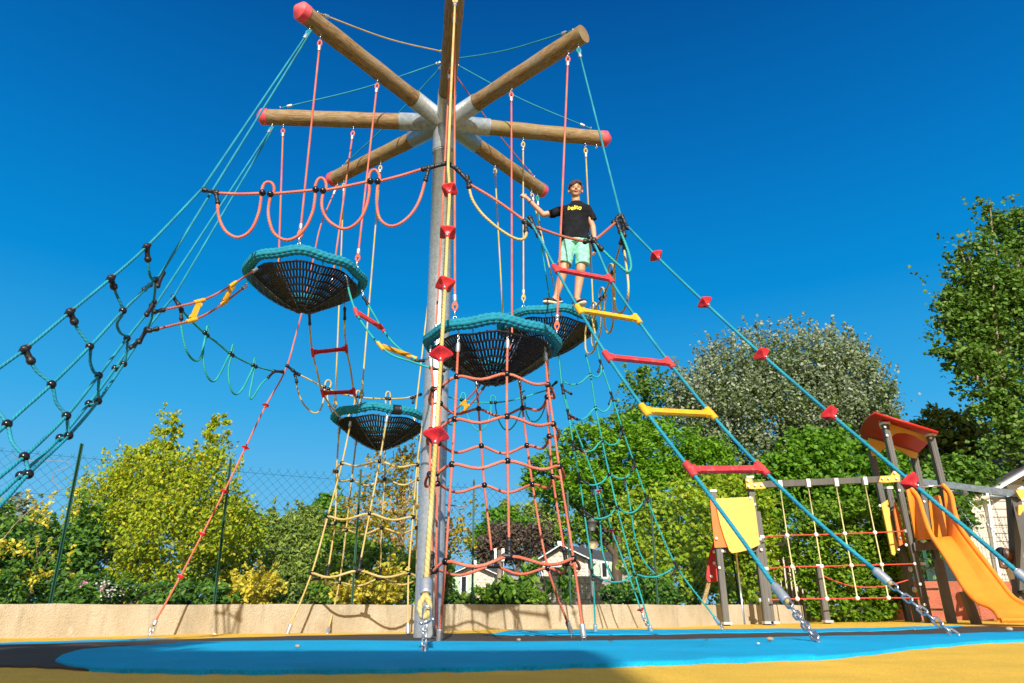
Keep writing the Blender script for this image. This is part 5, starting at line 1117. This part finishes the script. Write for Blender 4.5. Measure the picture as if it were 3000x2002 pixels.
t = thing('slide_tower', at(2720, 1826, 10.4), 'tall play tower with a red curved roof and yellow arches above the orange slide', 'play tower')
Yf, Yk = 10.1, 10.95
for top_, bot_, cp in (((2592, 1244, Yf), (2722, 1824, Yf), 1), ((2726, 1278, Yf), (2858, 1824, Yf), 1), ((2553, 1326, Yk), (2664, 1822, Yk), 0), ((2678, 1340, Yk), (2784, 1822, Yk), 0), ((2601, 1433, 10.5), (2690, 1822, 10.5), 1)):
    T = at(*top_); B = at(*bot_); B = Vector((B.x, B.y, G(B.x, B.y) - .02)); w_ = .086; mb = MB()
    mb.beam(B, T, w_ * .72, w_ * .95, up=(0, 1, 0))
    for s_ in (-1, 1): mb.beam(B + Vector((s_ * w_ * .42, 0, 0)), T + Vector((s_ * w_ * .42, 0, 0)), w_ * .12, w_ * .86, up=(0, 1, 0)); mb.beam(B + Vector((s_ * w_ * .20, -w_ * .49, 0)), T + Vector((s_ * w_ * .20, -w_ * .49, 0)), w_ * .30, w_ * .06, up=(0, 1, 0))
    o = mb.build('post', DKPOST, t, smooth=False)
    if cp: MB().box(T + Vector((0, 0, .012)), (.11, .11, .03)).build('post_cap', WHITEP, o, smooth=False)
# curved roof: rows from the front high edge to the back low edge
rows = [[(2563, 1213, 9.9), (2655, 1241, 9.85), (2748, 1270, 9.9)], [(2543, 1232, 10.2), (2648, 1258, 10.15), (2745, 1284, 10.2)], [(2529, 1252, 10.55), (2632, 1280, 10.5), (2722, 1308, 10.55)], [(2521, 1272, 10.9), (2606, 1300, 10.9), (2698, 1328, 10.9)], [(2524, 1286, 11.1), (2604, 1308, 11.1), (2688, 1334, 11.1)]]
V = [at(*p) + Vector((0, 0, .05 * math.sin(math.pi * i / 4))) for i, rw in enumerate(rows) for p in rw]
o = MB().add(V, [[i*3+k, i*3+k+1, (i+1)*3+k+1, (i+1)*3+k] for i in range(4) for k in range(2)]).build('roof', RPAN, t)
md = o.modifiers.new('s', 'SOLIDIFY'); md.thickness = .03; md.offset = 1
flat(t, 'arch', [(2577, 1232), (2640, 1252), (2716, 1279), (2716, 1294), (2700, 1288), (2680, 1275), (2655, 1268), (2632, 1268), (2618, 1274), (2610, 1284), (2602, 1282), (2580, 1250)], Yf + .06, YPAN, .03)
flat(t, 'arch', [(2545, 1283), (2610, 1302), (2690, 1328), (2686, 1344), (2668, 1340), (2648, 1325), (2622, 1313), (2600, 1311), (2585, 1318), (2574, 1336), (2556, 1336)], Yk - .07, YPAN, .03)
flat(t, 'side_panel', [(2582, 1477), (2603, 1463), (2609, 1520), (2622, 1570), (2632, 1600), (2621, 1628), (2613, 1624), (2600, 1560)], 10.35, YPAN, .03)
flat(t, 'orange_panel', [(2623, 1470), (2634, 1500), (2650, 1575), (2654, 1590), (2636, 1600), (2630, 1560), (2620, 1500)], 10.22, ORPAN, .03)
MB().prism([at(2676, 1590, 10.0), at(2826, 1582, 10.0), at(2800, 1586, 10.95), at(2640, 1592, 10.95)], (0, 0, -.11)).build('platform', DKPOST, t, smooth=False)
for (x, y) in ((2660, 1668), (2672, 1728), (2684, 1786), (2697, 1835 - 8)):
    a = at(x, y, 10.5); MB().tube([a, a + Vector((.18, -.35, 0))], .014, 8).build('rung', FERR, t); MB().ball(a + Vector((0, -.06, 0)), .035, 12, 8, (1, .4, 1.2)).build('rung_plate', FERR, t)
MB().tube([at(2645, 1470, 10.4), at(2626, 1458, 10.2)], .014, 8).build('grab_handle', FERR, t)
bolts(t, [(2593, 1251, 10.03), (2599, 1276, 10.03), (2727, 1283, 10.03), (2635, 1437, 10.03), (2708, 1470, 10.9), (2614, 1463, 10.3), (2578, 1482, 10.3), (2655, 1597, 10.03), (2638, 1575, 10.2), (2632, 1610, 10.3), (2705, 1587, 9.98), (2696, 1712, 10.03), (2710, 1772, 10.03), (2680, 1652, 10.03)], .021)

t = thing('slide', at(2950, 1822, 8.9), 'bright orange plastic slide running down from the tower to the right', 'slide')
S = [((2668, 1430), (2690, 1580), (2777, 1574), (2762, 1420), 10.0), ((2690, 1458), (2712, 1578), (2783, 1573), (2785, 1448), 9.92), ((2706, 1508), (2734, 1577), (2788, 1573), (2797, 1500), 9.80), ((2726, 1562), (2752, 1604), (2805, 1597), (2816, 1550), 9.66),
     ((2773, 1636), (2790, 1661), (2840, 1651), (2860, 1612), 9.45), ((2802, 1684), (2818, 1703), (2868, 1694), (2892, 1653), 9.3), ((2832, 1731), (2848, 1743), (2901, 1735), (2932, 1706), 9.15), ((2866, 1764), (2880, 1770), (2934, 1768), (2965, 1748), 9.02),
     ((2899, 1778), (2914, 1784), (2966, 1786), (3000, 1770), 8.92), ((2918, 1794), (2934, 1803), (3002, 1802), (3035, 1782), 8.84), ((2931, 1818), (2946, 1816), (3045, 1812), (3075, 1800), 8.74)]
Pm = [[at(*s_[k], s_[4]) for s_ in S] for k in range(4)]; Pm = [smoothpath(p, 5) for p in Pm]; n = len(Pm[0]); V = []
for i in range(n):
    L_, a, b_, R_ = (Pm[k][i] for k in range(4)); e = .35
    row = [L_, L_.lerp(a, .5), L_.lerp(a, .85), a.lerp(b_, .01), a.lerp(b_, .05) - Vector((0, 0, .006)), a.lerp(b_, .5) - Vector((0, 0, .01)), a.lerp(b_, .95) - Vector((0, 0, .006)), a.lerp(b_, .99), R_.lerp(b_, .85), R_.lerp(b_, .5), R_]
    V += row
m_ = 11; o = MB().add(V, [[i*m_+j, i*m_+j+1, (i+1)*m_+j+1, (i+1)*m_+j] for i in range(n-1) for j in range(m_-1)]).build('chute', ORANGE, t); sharp(o, 28)
md = o.modifiers.new('s', 'SOLIDIFY'); md.thickness = .018; md.offset = 0
for k in (0, 3): MB().tube(Pm[k], .030, 12).build('edge', ORANGE, t)
MB().tube([V[-m_ + j] for j in range(m_)], .028, 10).build('edge', ORANGE, t)
MB().prism([at(2652, 1434, 10.02), at(2668, 1430, 10.02), at(2686, 1480, 10.02), at(2714, 1582, 10.02), at(2690, 1584, 10.02), at(2678, 1572, 10.02)], (0, -.03, 0)).build('side_shield', ORANGE, t, smooth=False)
MB().prism([at(2720, 1468, 10.3), at(2745, 1450, 10.3), at(2790, 1470, 10.3), at(2800, 1570, 10.3), at(2735, 1575, 10.3)], (0, .03, 0)).build('side_shield', ORANGE, t, smooth=False)
MB().tube([at(2672, 1428, 9.98), at(2757, 1423, 9.98)], .012, 8).build('hand_bar', STEEL, t)
for (x, y, x2) in ((2857, 1772, 2866), (2760, 1650, 2788)):
    pass
MB().beam(at(2748, 1640, 9.85), Vector((at(2790, 1826, 9.85).x, 9.85, .0)), .09, .09).build('leg', DKPOST, t, smooth=False)
MB().beam(at(2826, 1733, 9.5), Vector((at(2862, 1826, 9.5).x, 9.5, .0)), .09, .09).build('leg', DKPOST, t, smooth=False)

# ------------------------------------------------------------------ swing set
t = thing('swing_set', at(2900, 1826, 11.2), 'galvanised swing frame with hanging chains right of the slide', 'swing set')
MB().beam(at(2700, 1411, 11.8), at(2986, 1448, 10.6), .10, .10).build('beam', GALVD, t, smooth=False)
for a, b_ in (((2784, 1440, 11.6), (2830, 1449, 11.3)), ((2903, 1454, 11.2), (2957, 1462, 10.9))): MB().tube([at(*a), at(*b_)], .022, 8).build('hanger_bar', GALVD, t); MB().prism([at(b_[0] - 8, b_[1] - 12, b_[2]), at(b_[0] + 4, b_[1] - 12, b_[2]), at(b_[0] + 2, b_[1] + 4, b_[2]), at(b_[0] - 6, b_[1] + 2, b_[2])], (0, .05, 0)).build('hanger_plate', FERR, t, smooth=False)
MB().beam(at(2966, 1458, 10.7), Vector((at(2992, 1826, 10.7).x, 10.7, .0)), .13, .12).build('post', DKPOST, t, smooth=False)
MB().beam(at(2978, 1462, 10.66), Vector((at(3060, 1826, 9.9).x, 9.9, .0)), .11, .10).build('post', DKPOST, t, smooth=False)
flat(t, 'bracket', [(2976, 1438), (3010, 1430), (3020, 1450), (2990, 1462)], 10.5, YPAN, .04); flat(t, 'bracket', [(2984, 1480), (3015, 1478), (3015, 1512), (2984, 1510)], 10.5, YPAN, .04)
chain(t, at(2904, 1462, 11.2), at(2966, 1625, 10.75), .05, .0032, .010); chain(t, at(2956, 1466, 10.9), at(3008, 1645, 10.6), .05, .0032, .010)
t = thing('swing', at(2985, 1735, 10.75), 'black swing seat on two chains carrying the child at the right edge', 'swing')
chain(t, at(2795, 1470, 11.6), at(2976, 1706, 10.75), .05, .0032, .010); chain(t, at(2826, 1452, 11.3), at(2960, 1618, 10.95), .05, .0032, .010); chain(t, at(2960, 1618, 10.95), at(3005, 1700, 10.78), .05, .0032, .010)
q = at(2992, 1710, 10.75); MB().prism([q + Vector((-.11, -.1, -.015)), q + Vector((.25, -.08, .03)), q + Vector((.28, .14, .03)), q + Vector((-.08, .12, -.015))], (.01, 0, .035)).build('seat', BLACK, t)

# ------------------------------------------------------------------ people
def cone(b, p0, r0, p1, r1, n=20):
    p0, p1 = Vector(p0), Vector(p1); b.tube([p0, p0.lerp(p1, .33), p0.lerp(p1, .66), p1], [r0, r0 + (r1 - r0) * .33, r0 + (r1 - r0) * .66, r1], n); b.ball(p0, r0, n, 8); b.ball(p1, r1, n, 8)
def loft(b, secs, n=20):
    V = []; F = []
    for (c, rx, ry) in secs:
        c = Vector(c)
        for i in range(n): a = 2*math.pi*i/n; V.append(c + Vector((rx * math.cos(a), ry * math.sin(a), 0)))
    m_ = len(secs)
    for j in range(m_-1):
        for i in range(n): F.append([j*n+i, j*n+(i+1) % n, (j+1)*n+(i+1) % n, (j+1)*n+i])
    F.append(list(range(n))[::-1]); F.append([(m_-1)*n+i for i in range(n)]); b.add(V, F)
def fuse(b, name, m, parent, vox, smooth=3, disp=None):
    """one continuous surface from overlapping volumes"""
    o = b.build('tmp', m); o.modifiers.new('r', 'REMESH').mode = 'VOXEL'; o.modifiers['r'].voxel_size = vox
    s_ = o.modifiers.new('s', 'SMOOTH'); s_.iterations = smooth; s_.factor = .5
    dg = bpy.context.evaluated_depsgraph_get(); me = bpy.data.meshes.new_from_object(o.evaluated_get(dg)); bpy.data.objects.remove(o)
    me.name = name; o0 = ORG[parent.name] if parent is not None else Vector((0, 0, 0)); me.transform(Matrix.Translation(-o0))
    me.polygons.foreach_set('use_smooth', [True] * len(me.polygons)); me.materials.clear(); me.materials.append(m)
    q = bpy.data.objects.new(name, me); col.objects.link(q)
    if parent is not None: q.parent = parent
    ORG[q.name] = o0; return q
YB = 6.62
def pb(x, y, d=0.0): return at(x, y, YB + d)
boy = thing('person', pb(1665, 900), 'boy in a black shirt and mint shorts standing on a blue nest basket', 'person')
b = MB()
hc = pb(1686, 556, -.02)
# head: cranium, jaw, cheeks, nose, ears
b.ball(hc + Vector((0, .018, .018)), .076, 20, 14, (.93, 1.08, 1.0)); b.ball(hc + Vector((0, -.010, -.038)), .058, 18, 12, (.93, 1.0, 1.0)); b.ball(hc + Vector((-.002, -.030, -.078)), .028, 12, 8, (1.1, .9, .75))
b.ball(hc + Vector((-.028, -.045, -.034)), .024, 10, 8); b.ball(hc + Vector((.028, -.045, -.034)), .024, 10, 8)
cone(b, hc + Vector((0, -.064, .002)), .007, hc + Vector((0, -.082, -.028)), .0115, 8)
b.ball(hc + Vector((-.011, -.070, -.033)), .0075, 8, 6); b.ball(hc + Vector((.011, -.070, -.033)), .0075, 8, 6)
for s_ in (-1, 1): b.ball(hc + Vector((s_ * .074, .012, -.012)), .021, 12, 8, (.5, .7, 1.15), Matrix.Rotation(s_ * .25, 3, 'Z'))
b.ball(hc + Vector((-.006, -.063, -.058)), .0125, 8, 6, (1.7, .6, .55))
cone(b, hc + Vector((0, .018, -.05)), .044, pb(1688, 600, .02), .046)
# trunk under the clothes
loft(b, [(pb(1686, 712), .105, .075), (pb(1685, 680), .098, .07), (pb(1687, 645), .10, .072), (pb(1689, 618), .112, .068), (pb(1689, 604, .01), .10, .05)])
hd = Vector((-.80, -.12, .58)).normalized(); hn = Vector((-.10, .98, -.05)).normalized(); Pr = at(1529, 575, 6.555)
shR, shL = pb(1658, 617), pb(1717, 616); elR, wrR = pb(1592, 629, -.03), Pr - hn * .026 - hd * .062; elL, wrL = pb(1737, 665, .02), pb(1744, 722, -.02)
cone(b, shR, .036, elR, .031); cone(b, elR, .031, wrR, .020); cone(b, shL, .036, elL, .030); cone(b, elL, .031, wrL, .020)
def hand(b, W, d, palm, curl, spread=.011, thumb=1, hold=None, L=.052):
    """W wrist, d direction of the palm, palm normal; five separate bent fingers"""
    d = Vector(d).normalized(); nrm = Vector(palm).normalized(); s_ = d.cross(nrm).normalized() * thumb; K = W + d * .060
    loft_c = [W.lerp(K, t_) for t_ in (0, .4, .8, 1)]
    for t_, ww in ((.15, .018), (.45, .026), (.75, .029), (1.0, .027)):
        c = W.lerp(K, t_); b.ball(c + s_ * ww * .42, .0125, 8, 6); b.ball(c - s_ * ww * .42, .0125, 8, 6); b.ball(c, .0135, 8, 6)
    for i, (o_, l) in enumerate(((1.5, .9), (.5, 1.0), (-.5, .94), (-1.5, .76))):
        p = K + s_ * o_ * spread; dd = d.copy()
        for j, (seg, rr_) in enumerate(((.42, .0072), (.32, .0066), (.26, .006))):
            dd = Matrix.Rotation(curl[j], 3, d.cross(nrm).normalized()) @ dd; q = p + dd * L * l * seg; cone(b, p, rr_, q, rr_ * .94, 8); p = q
    p = W + d * .022 + s_ * .016; td = (d * .55 + s_ * .75 + nrm * .35).normalized(); q = p + td * .026; cone(b, p, .0095, q, .0082, 8); td2 = (d * .75 + nrm * .65 - s_ * .05).normalized(); cone(b, q, .0082, q + td2 * .024, .0068, 8)
hand(b, wrR, hd, hn, (1.0, 1.25, .8), thumb=-1, L=.062)
hand(b, wrL, Vector((-.10, -.15, -1)), Vector((-.9, .35, 0)), (.25, .35, .3), thumb=1, L=.064)
# legs
hpR, hpL = pb(1664, 716), pb(1706, 714); knR, knL = pb(1651, 792, -.03), pb(1701, 793, -.02); anR, anL = pb(1630, 868, .02), pb(1690, 876, .02)
cone(b, hpR, .062, knR, .047); cone(b, hpL, .062, knL, .047)
for kn, an in ((knR, anR), (knL, anL)):
    cone(b, kn, .045, kn.lerp(an, .3) + Vector((0, .014, 0)), .047); cone(b, kn.lerp(an, .3) + Vector((0, .014, 0)), .047, an, .029); b.ball(kn + Vector((0, -.014, 0)), .040, 12, 8)
cone(b, anR, .029, anR + Vector((-.03, -.03, -.06)), .028); cone(b, anL, .029, anL + Vector((.02, -.05, -.05)), .028)
fuse(b, 'body', SKIN, boy, .0042, 2)
# face
dk = mat('eye_dark', (.02, .012, .008), .3); ew = mat('eye_white', (.7, .66, .62), .3); lipm = mat('lips', (.50, .16, .11), .5)
for s_ in (-1, 1):
    e = hc + Vector((s_ * .027, -.066, -.001)); MB().ball(e, .010, 12, 8, (1.25, .5, .48)).build('eye', ew, boy); MB().ball(e + Vector((0, -.0042, 0)), .0054, 10, 8, (1, .6, .80)).build('iris', dk, boy)
    MB().tube([hc + Vector((s_ * .014, -.0735, .013)), hc + Vector((s_ * .028, -.073, .018)), hc + Vector((s_ * .042, -.064, .014))], [.0022, .003, .0015], 6).build('eyebrow', HAIR, boy)
    MB().tube([hc + Vector((s_ * .014, -.0705, .0045)), hc + Vector((s_ * .027, -.0745, .007)), hc + Vector((s_ * .040, -.067, .003))], .0014, 6).build('eyelid', dk, boy)
MB().tube(smoothpath([hc + Vector((-.032, -.060, -.045)), hc + Vector((-.016, -.073, -.055)), hc + Vector((0, -.0775, -.058)), hc + Vector((.015, -.073, -.055)), hc + Vector((.030, -.061, -.045))], 4), [.0012] + [.0028] * 15 + [.0012], 6).build('mouth', lipm, boy)
# hair: cap with a side swept fringe
b = MB(); b.ball(hc + Vector((0, .032, .034)), .080, 24, 16, (.98, 1.02, .95)); b.ball(hc + Vector((.006, -.010, .066)), .060, 20, 12, (1.12, 1.05, .60))
Mf = Matrix.Rotation(-.42, 3, 'Y'); b.ball(hc + Vector((-.026, -.048, .046)), .050, 20, 12, (1.05, .56, .54), Mf); b.ball(hc + Vector((.030, -.046, .060)), .043, 18, 12, (1.0, .60, .46), Matrix.Rotation(.35, 3, 'Y'))
for i in range(7):
    a = hc + Vector((.022 - i * .004, -.058, .078)); e = hc + Vector((-.008 - .010 * i, -.074 + .002 * i, .050 - .0035 * i)); b.tube(smoothpath([a, a.lerp(e, .5) + Vector((0, -.006, .004)), e], 4), [.009 - .0065 * j / 8 for j in range(9)], 8)
for s_ in (-1, 1): b.tube([hc + Vector((s_ * .068, .0, .045)), hc + Vector((s_ * .0745, -.010, .016)), hc + Vector((s_ * .072, -.014, -.010))], [.018, .010, .003], 8)
o = fuse(b, 'hair', HAIR, boy, .004, 1)
# shirt
b = MB(); loft(b, [(pb(1683, 707, .0), .152, .104), (pb(1684, 690), .150, .100), (pb(1685, 662), .146, .094), (pb(1686, 636), .150, .094), (pb(1688, 616), .146, .088), (pb(1689, 606, .01), .122, .072), (pb(1689, 600, .015), .085, .062), (pb(1689, 594, .02), .062, .056)], 32)
def sleeve(p0, r0, p1, r1): b.ball(p0, r0, 18, 12); b.tube([Vector(p0), Vector(p0).lerp(Vector(p1), .5), Vector(p1)], [r0, (r0 + r1) / 2, r1], 20)
sleeve(pb(1656, 615), .052, pb(1610, 629, -.025), .050); sleeve(pb(1720, 614), .052, pb(1738, 647, .012), .050)
o = fuse(b, 'shirt', SHIRT, boy, .005, 3)
tx = bpy.data.textures.new('folds', 'CLOUDS'); tx.noise_scale = .09; tx.noise_depth = 2
md = o.modifiers.new('d', 'DISPLACE'); md.texture = tx; md.strength = .030; md.mid_level = .5; md.texture_coords = 'LOCAL'
shirt = o
b = MB(); loft(b, [(pb(1684, 718), .136, .092), (pb(1684, 700), .140, .093), (pb(1685, 684), .136, .088)], 24)
sleeve(hpR + Vector((.005, 0, 0)), .080, pb(1654, 775, -.02), .077); sleeve(hpL + Vector((-.005, 0, 0)), .080, pb(1707, 777, -.015), .075)
o = fuse(b, 'shorts', SHORTS, boy, .005, 2); md = o.modifiers.new('d', 'DISPLACE'); md.texture = tx; md.strength = .018; md.mid_level = .5; md.texture_coords = 'LOCAL'
# shoes
for (an, td, sk) in ((anR, Vector((-.86, -.50, 0)), 1), (anL, Vector((.42, -.90, 0)), 0)):
    td.normalize(); sd = Vector((-td.y, td.x, 0)); H = an + Vector((0, 0, -.062)) - td * .02; b = MB()
    M_ = Matrix((td, sd, Vector((0, 0, 1)))).transposed()
    b.ball(H + td * .0, .042, 14, 10, (1.1, .95, 1.1), M_); b.ball(H + td * .075 - Vector((0, 0, .004)), .040, 14, 10, (1.7, 1.0, .78), M_); b.ball(H + td * .135 - Vector((0, 0, .012)), .036, 14, 10, (1.35, 1.08, .66), M_); cone(b, H + Vector((0, 0, .02)), .040, an + Vector((0, 0, -.018)), .037)
    s_ = fuse(b, 'shoe', SHOE, boy, .0045, 2)
    out = []; 
    for i in range(28):
        a = 2*math.pi*i/28; out.append(H + td * (.058 + .128 * math.cos(a)) + sd * (.043 * math.sin(a) * (1 + .12 * math.cos(a))) + Vector((0, 0, -.048)))
    MB().prism(out, (0, 0, .022)).build('sole', SOLE, s_)
    q = H + td * .045 + sd * (-.0) ; side = -1 if sd.y > 0 else 1
    fpts = [H + td * u_ + sd * side * (.043 - abs(u_ - .03) * .05) + Vector((0, 0, v_)) for u_, v_ in ((-.03, -.002), (-.005, -.020), (.03, -.017), (.085, .008), (.03, -.008), (0, -.010), (-.02, .004))]
    MB().prism(fpts, sd * side * .004).build('shoe_mark', SOLE, s_, smooth=False)
    for k in range(4): c = H + td * (.045 + .018 * k) + Vector((0, 0, .034 - .006 * k)); MB().tube([c - sd * .02, c + Vector((0, 0, .006)), c + sd * .02], .0025, 5).build('lace', SHOE, s_)
MB().ring(wrR + (elR - wrR) * .22, (elR - wrR), .026, .0042, 20, 6).build('bracelet', BLACK, boy)
MB().ring(wrL + (elL - wrL) * .10, (elL - wrL), .024, .005, 20, 6).build('bracelet', mat('blue_band', (.02, .35, .6), .5), boy)
# word on the shirt, wrapped onto the chest
cu = bpy.data.curves.new('t', 'FONT'); cu.body = 'belito'; cu.size = .082; cu.shear = .18; cu.align_x = 'CENTER'; cu.extrude = 0; cu.offset = .0014; cu.resolution_u = 4
ot = bpy.data.objects.new('t', cu); col.objects.link(ot); dg = bpy.context.evaluated_depsgraph_get(); dg.update(); me = bpy.data.meshes.new_from_object(ot.evaluated_get(dg)); bpy.data.objects.remove(ot)
bm = bmesh.new(); bm.from_mesh(me); bmesh.ops.triangulate(bm, faces=bm.faces); bmesh.ops.subdivide_edges(bm, edges=bm.edges, cuts=1); bm.to_mesh(me); bm.free()
sh = bpy.data.objects.get(shirt.name); dg = bpy.context.evaluated_depsgraph_get(); ev = sh.evaluated_get(dg).to_mesh(); bv = BVHTree.FromPolygons([v.co for v in ev.vertices], [tuple(p.vertices) for p in ev.polygons])
o0 = ORG[boy.name]; tc_ = pb(1681, 627) - o0; jit = {0: 0, 1: 0}
for v in me.vertices:
    x, y = v.co.x, v.co.y; p = Vector((tc_.x + x * .80, -1.0, tc_.z + y * 1.0 + .02 * x + .006 * math.sin(x * 60)))
    hit = bv.ray_cast(p, Vector((0, 1, 0)))[0]; v.co = (hit + Vector((0, -.004, 0))) if hit else Vector((p.x, tc_.y - .1, p.z))
me.name = 'lettering'; me.materials.clear(); me.materials.append(mat('yellow_print', (.85, .72, .03), .6)); ol = bpy.data.objects.new('lettering', me); col.objects.link(ol); ol.parent = boy; ORG[ol.name] = o0

# child on the swing
YG_ = 10.75
def pg(x, y, d=0.0): return at(x, y, YG_ + d)
girl = thing('person', pg(2985, 1720), 'small child with braided hair and a white top sitting on a swing', 'person')
b = MB(); gh = pg(2946, 1624); b.ball(gh, .086, 18, 12, (.95, 1, 1.05)); b.ball(gh + Vector((.03, -.02, -.035)), .058, 14, 10); b.ball(gh + Vector((.082, -.04, -.022)), .013, 8, 6); b.ball(gh + Vector((.075, -.04, -.055)), .014, 8, 6, (1, 1.2, .7))
cone(b, gh + Vector((.01, .01, -.06)), .04, pg(2960, 1652), .04); loft(b, [(pg(2984, 1704), .10, .09), (pg(2974, 1680), .09, .075), (pg(2965, 1660), .10, .075), (pg(2962, 1652), .07, .05)])
hl, hr_ = pg(2926, 1622, .05), pg(2967, 1625, .1)
for (a, e, h_) in ((pg(2951, 1661), pg(2934, 1660, -.06), hl), (pg(2977, 1656), pg(2994, 1662, -.02), hr_)):
    cone(b, a, .036, e, .028); cone(b, e, .028, h_, .02)
    hand(b, h_, Vector((.1, .1, 1)), Vector((.6, -.6, 0)), (.9, 1.1, .7), L=.048)
for s_ in (0, .10): cone(b, pg(2986, 1706, s_), .058, pg(3022, 1700, s_ - .15), .045); cone(b, pg(3022, 1700, s_ - .15), .042, pg(3010, 1740, s_ - .2), .028)
fuse(b, 'body', SKIND, girl, .006, 2)
b = MB(); b.ball(gh + Vector((-.032, .03, .020)), .086, 18, 12, (1, 1.02, .98)); b.ball(gh + Vector((-.075, .03, -.03)), .04, 10, 8)
for i in range(5): a = gh + Vector((-.05 + .010 * i, -.050, .06 - .004 * i)); b.tube([a, a + Vector((-.022, -.020, -.06)), a + Vector((-.03, -.012, -.13))], [.012, .010, .007], 6)
fuse(b, 'hair', HAIRD, girl, .006, 1)
for dx in (.022, .068): e = gh + Vector((dx, -.082 + dx * .4, .0)); MB().ball(e, .009, 8, 6, (1.3, .7, .6)).build('eye', ew, girl); MB().ball(e + Vector((.002, -.004, 0)), .005, 8, 6).build('iris', dk, girl)
b = MB(); loft(b, [(pg(2983, 1698), .12, .10), (pg(2974, 1680), .108, .09), (pg(2966, 1662), .108, .085), (pg(2963, 1654), .08, .06)]); fuse(b, 'top', mat('white_cotton', (.78, .74, .70), .9, var=.05), girl, .006, 2)
b = MB(); b.ball(pg(2987, 1704, .03), .115, 14, 10, (1.1, 1, .7)); cone(b, pg(2990, 1703), .07, pg(3012, 1700, -.1), .06); fuse(b, 'shorts', mat('patterned_cotton', (.70, .66, .62), .9, scale=60, c2=(.10, .14, .22)), girl, .006, 2)
b = MB(); q = pg(2998, 1736, -.15); b.ball(q, .05, 10, 8, (1.8, .9, .6)); fuse(b, 'shoe', SHOE, girl, .006, 2)

# ------------------------------------------------------------------ added block and an unseen tree behind the camera, shading the near ground
t = thing('shade_block', (-5.9, -8.2, 0), 'unseen flat roofed block added behind the viewpoint to shade the near ground', 'shade_block')
MB().box((-5.87, -8.2, 2.35), (13.0, 3.2, 4.8)).build('wall', RENDER_, t, smooth=False)
MB().box((-5.87, -8.2, 4.84), (13.4, 3.7, .16)).build('roof', ROOFM, t, smooth=False)

t = tree('tree', 'leafy tree behind the viewpoint, dappling the near blue ground with shade', 'tree', (-3.2, -4.6, -.05),
     [((-3.6, -5.0, 4.1), (1.3, .6, .42)), ((-1.8, -5.0, 4.2), (1.1, .6, .40)), ((-5.2, -5.0, 4.0), (1.2, .6, .4))], 800, .14, L_DK, BARK, .12, 91, sprig=6, clump=.35)
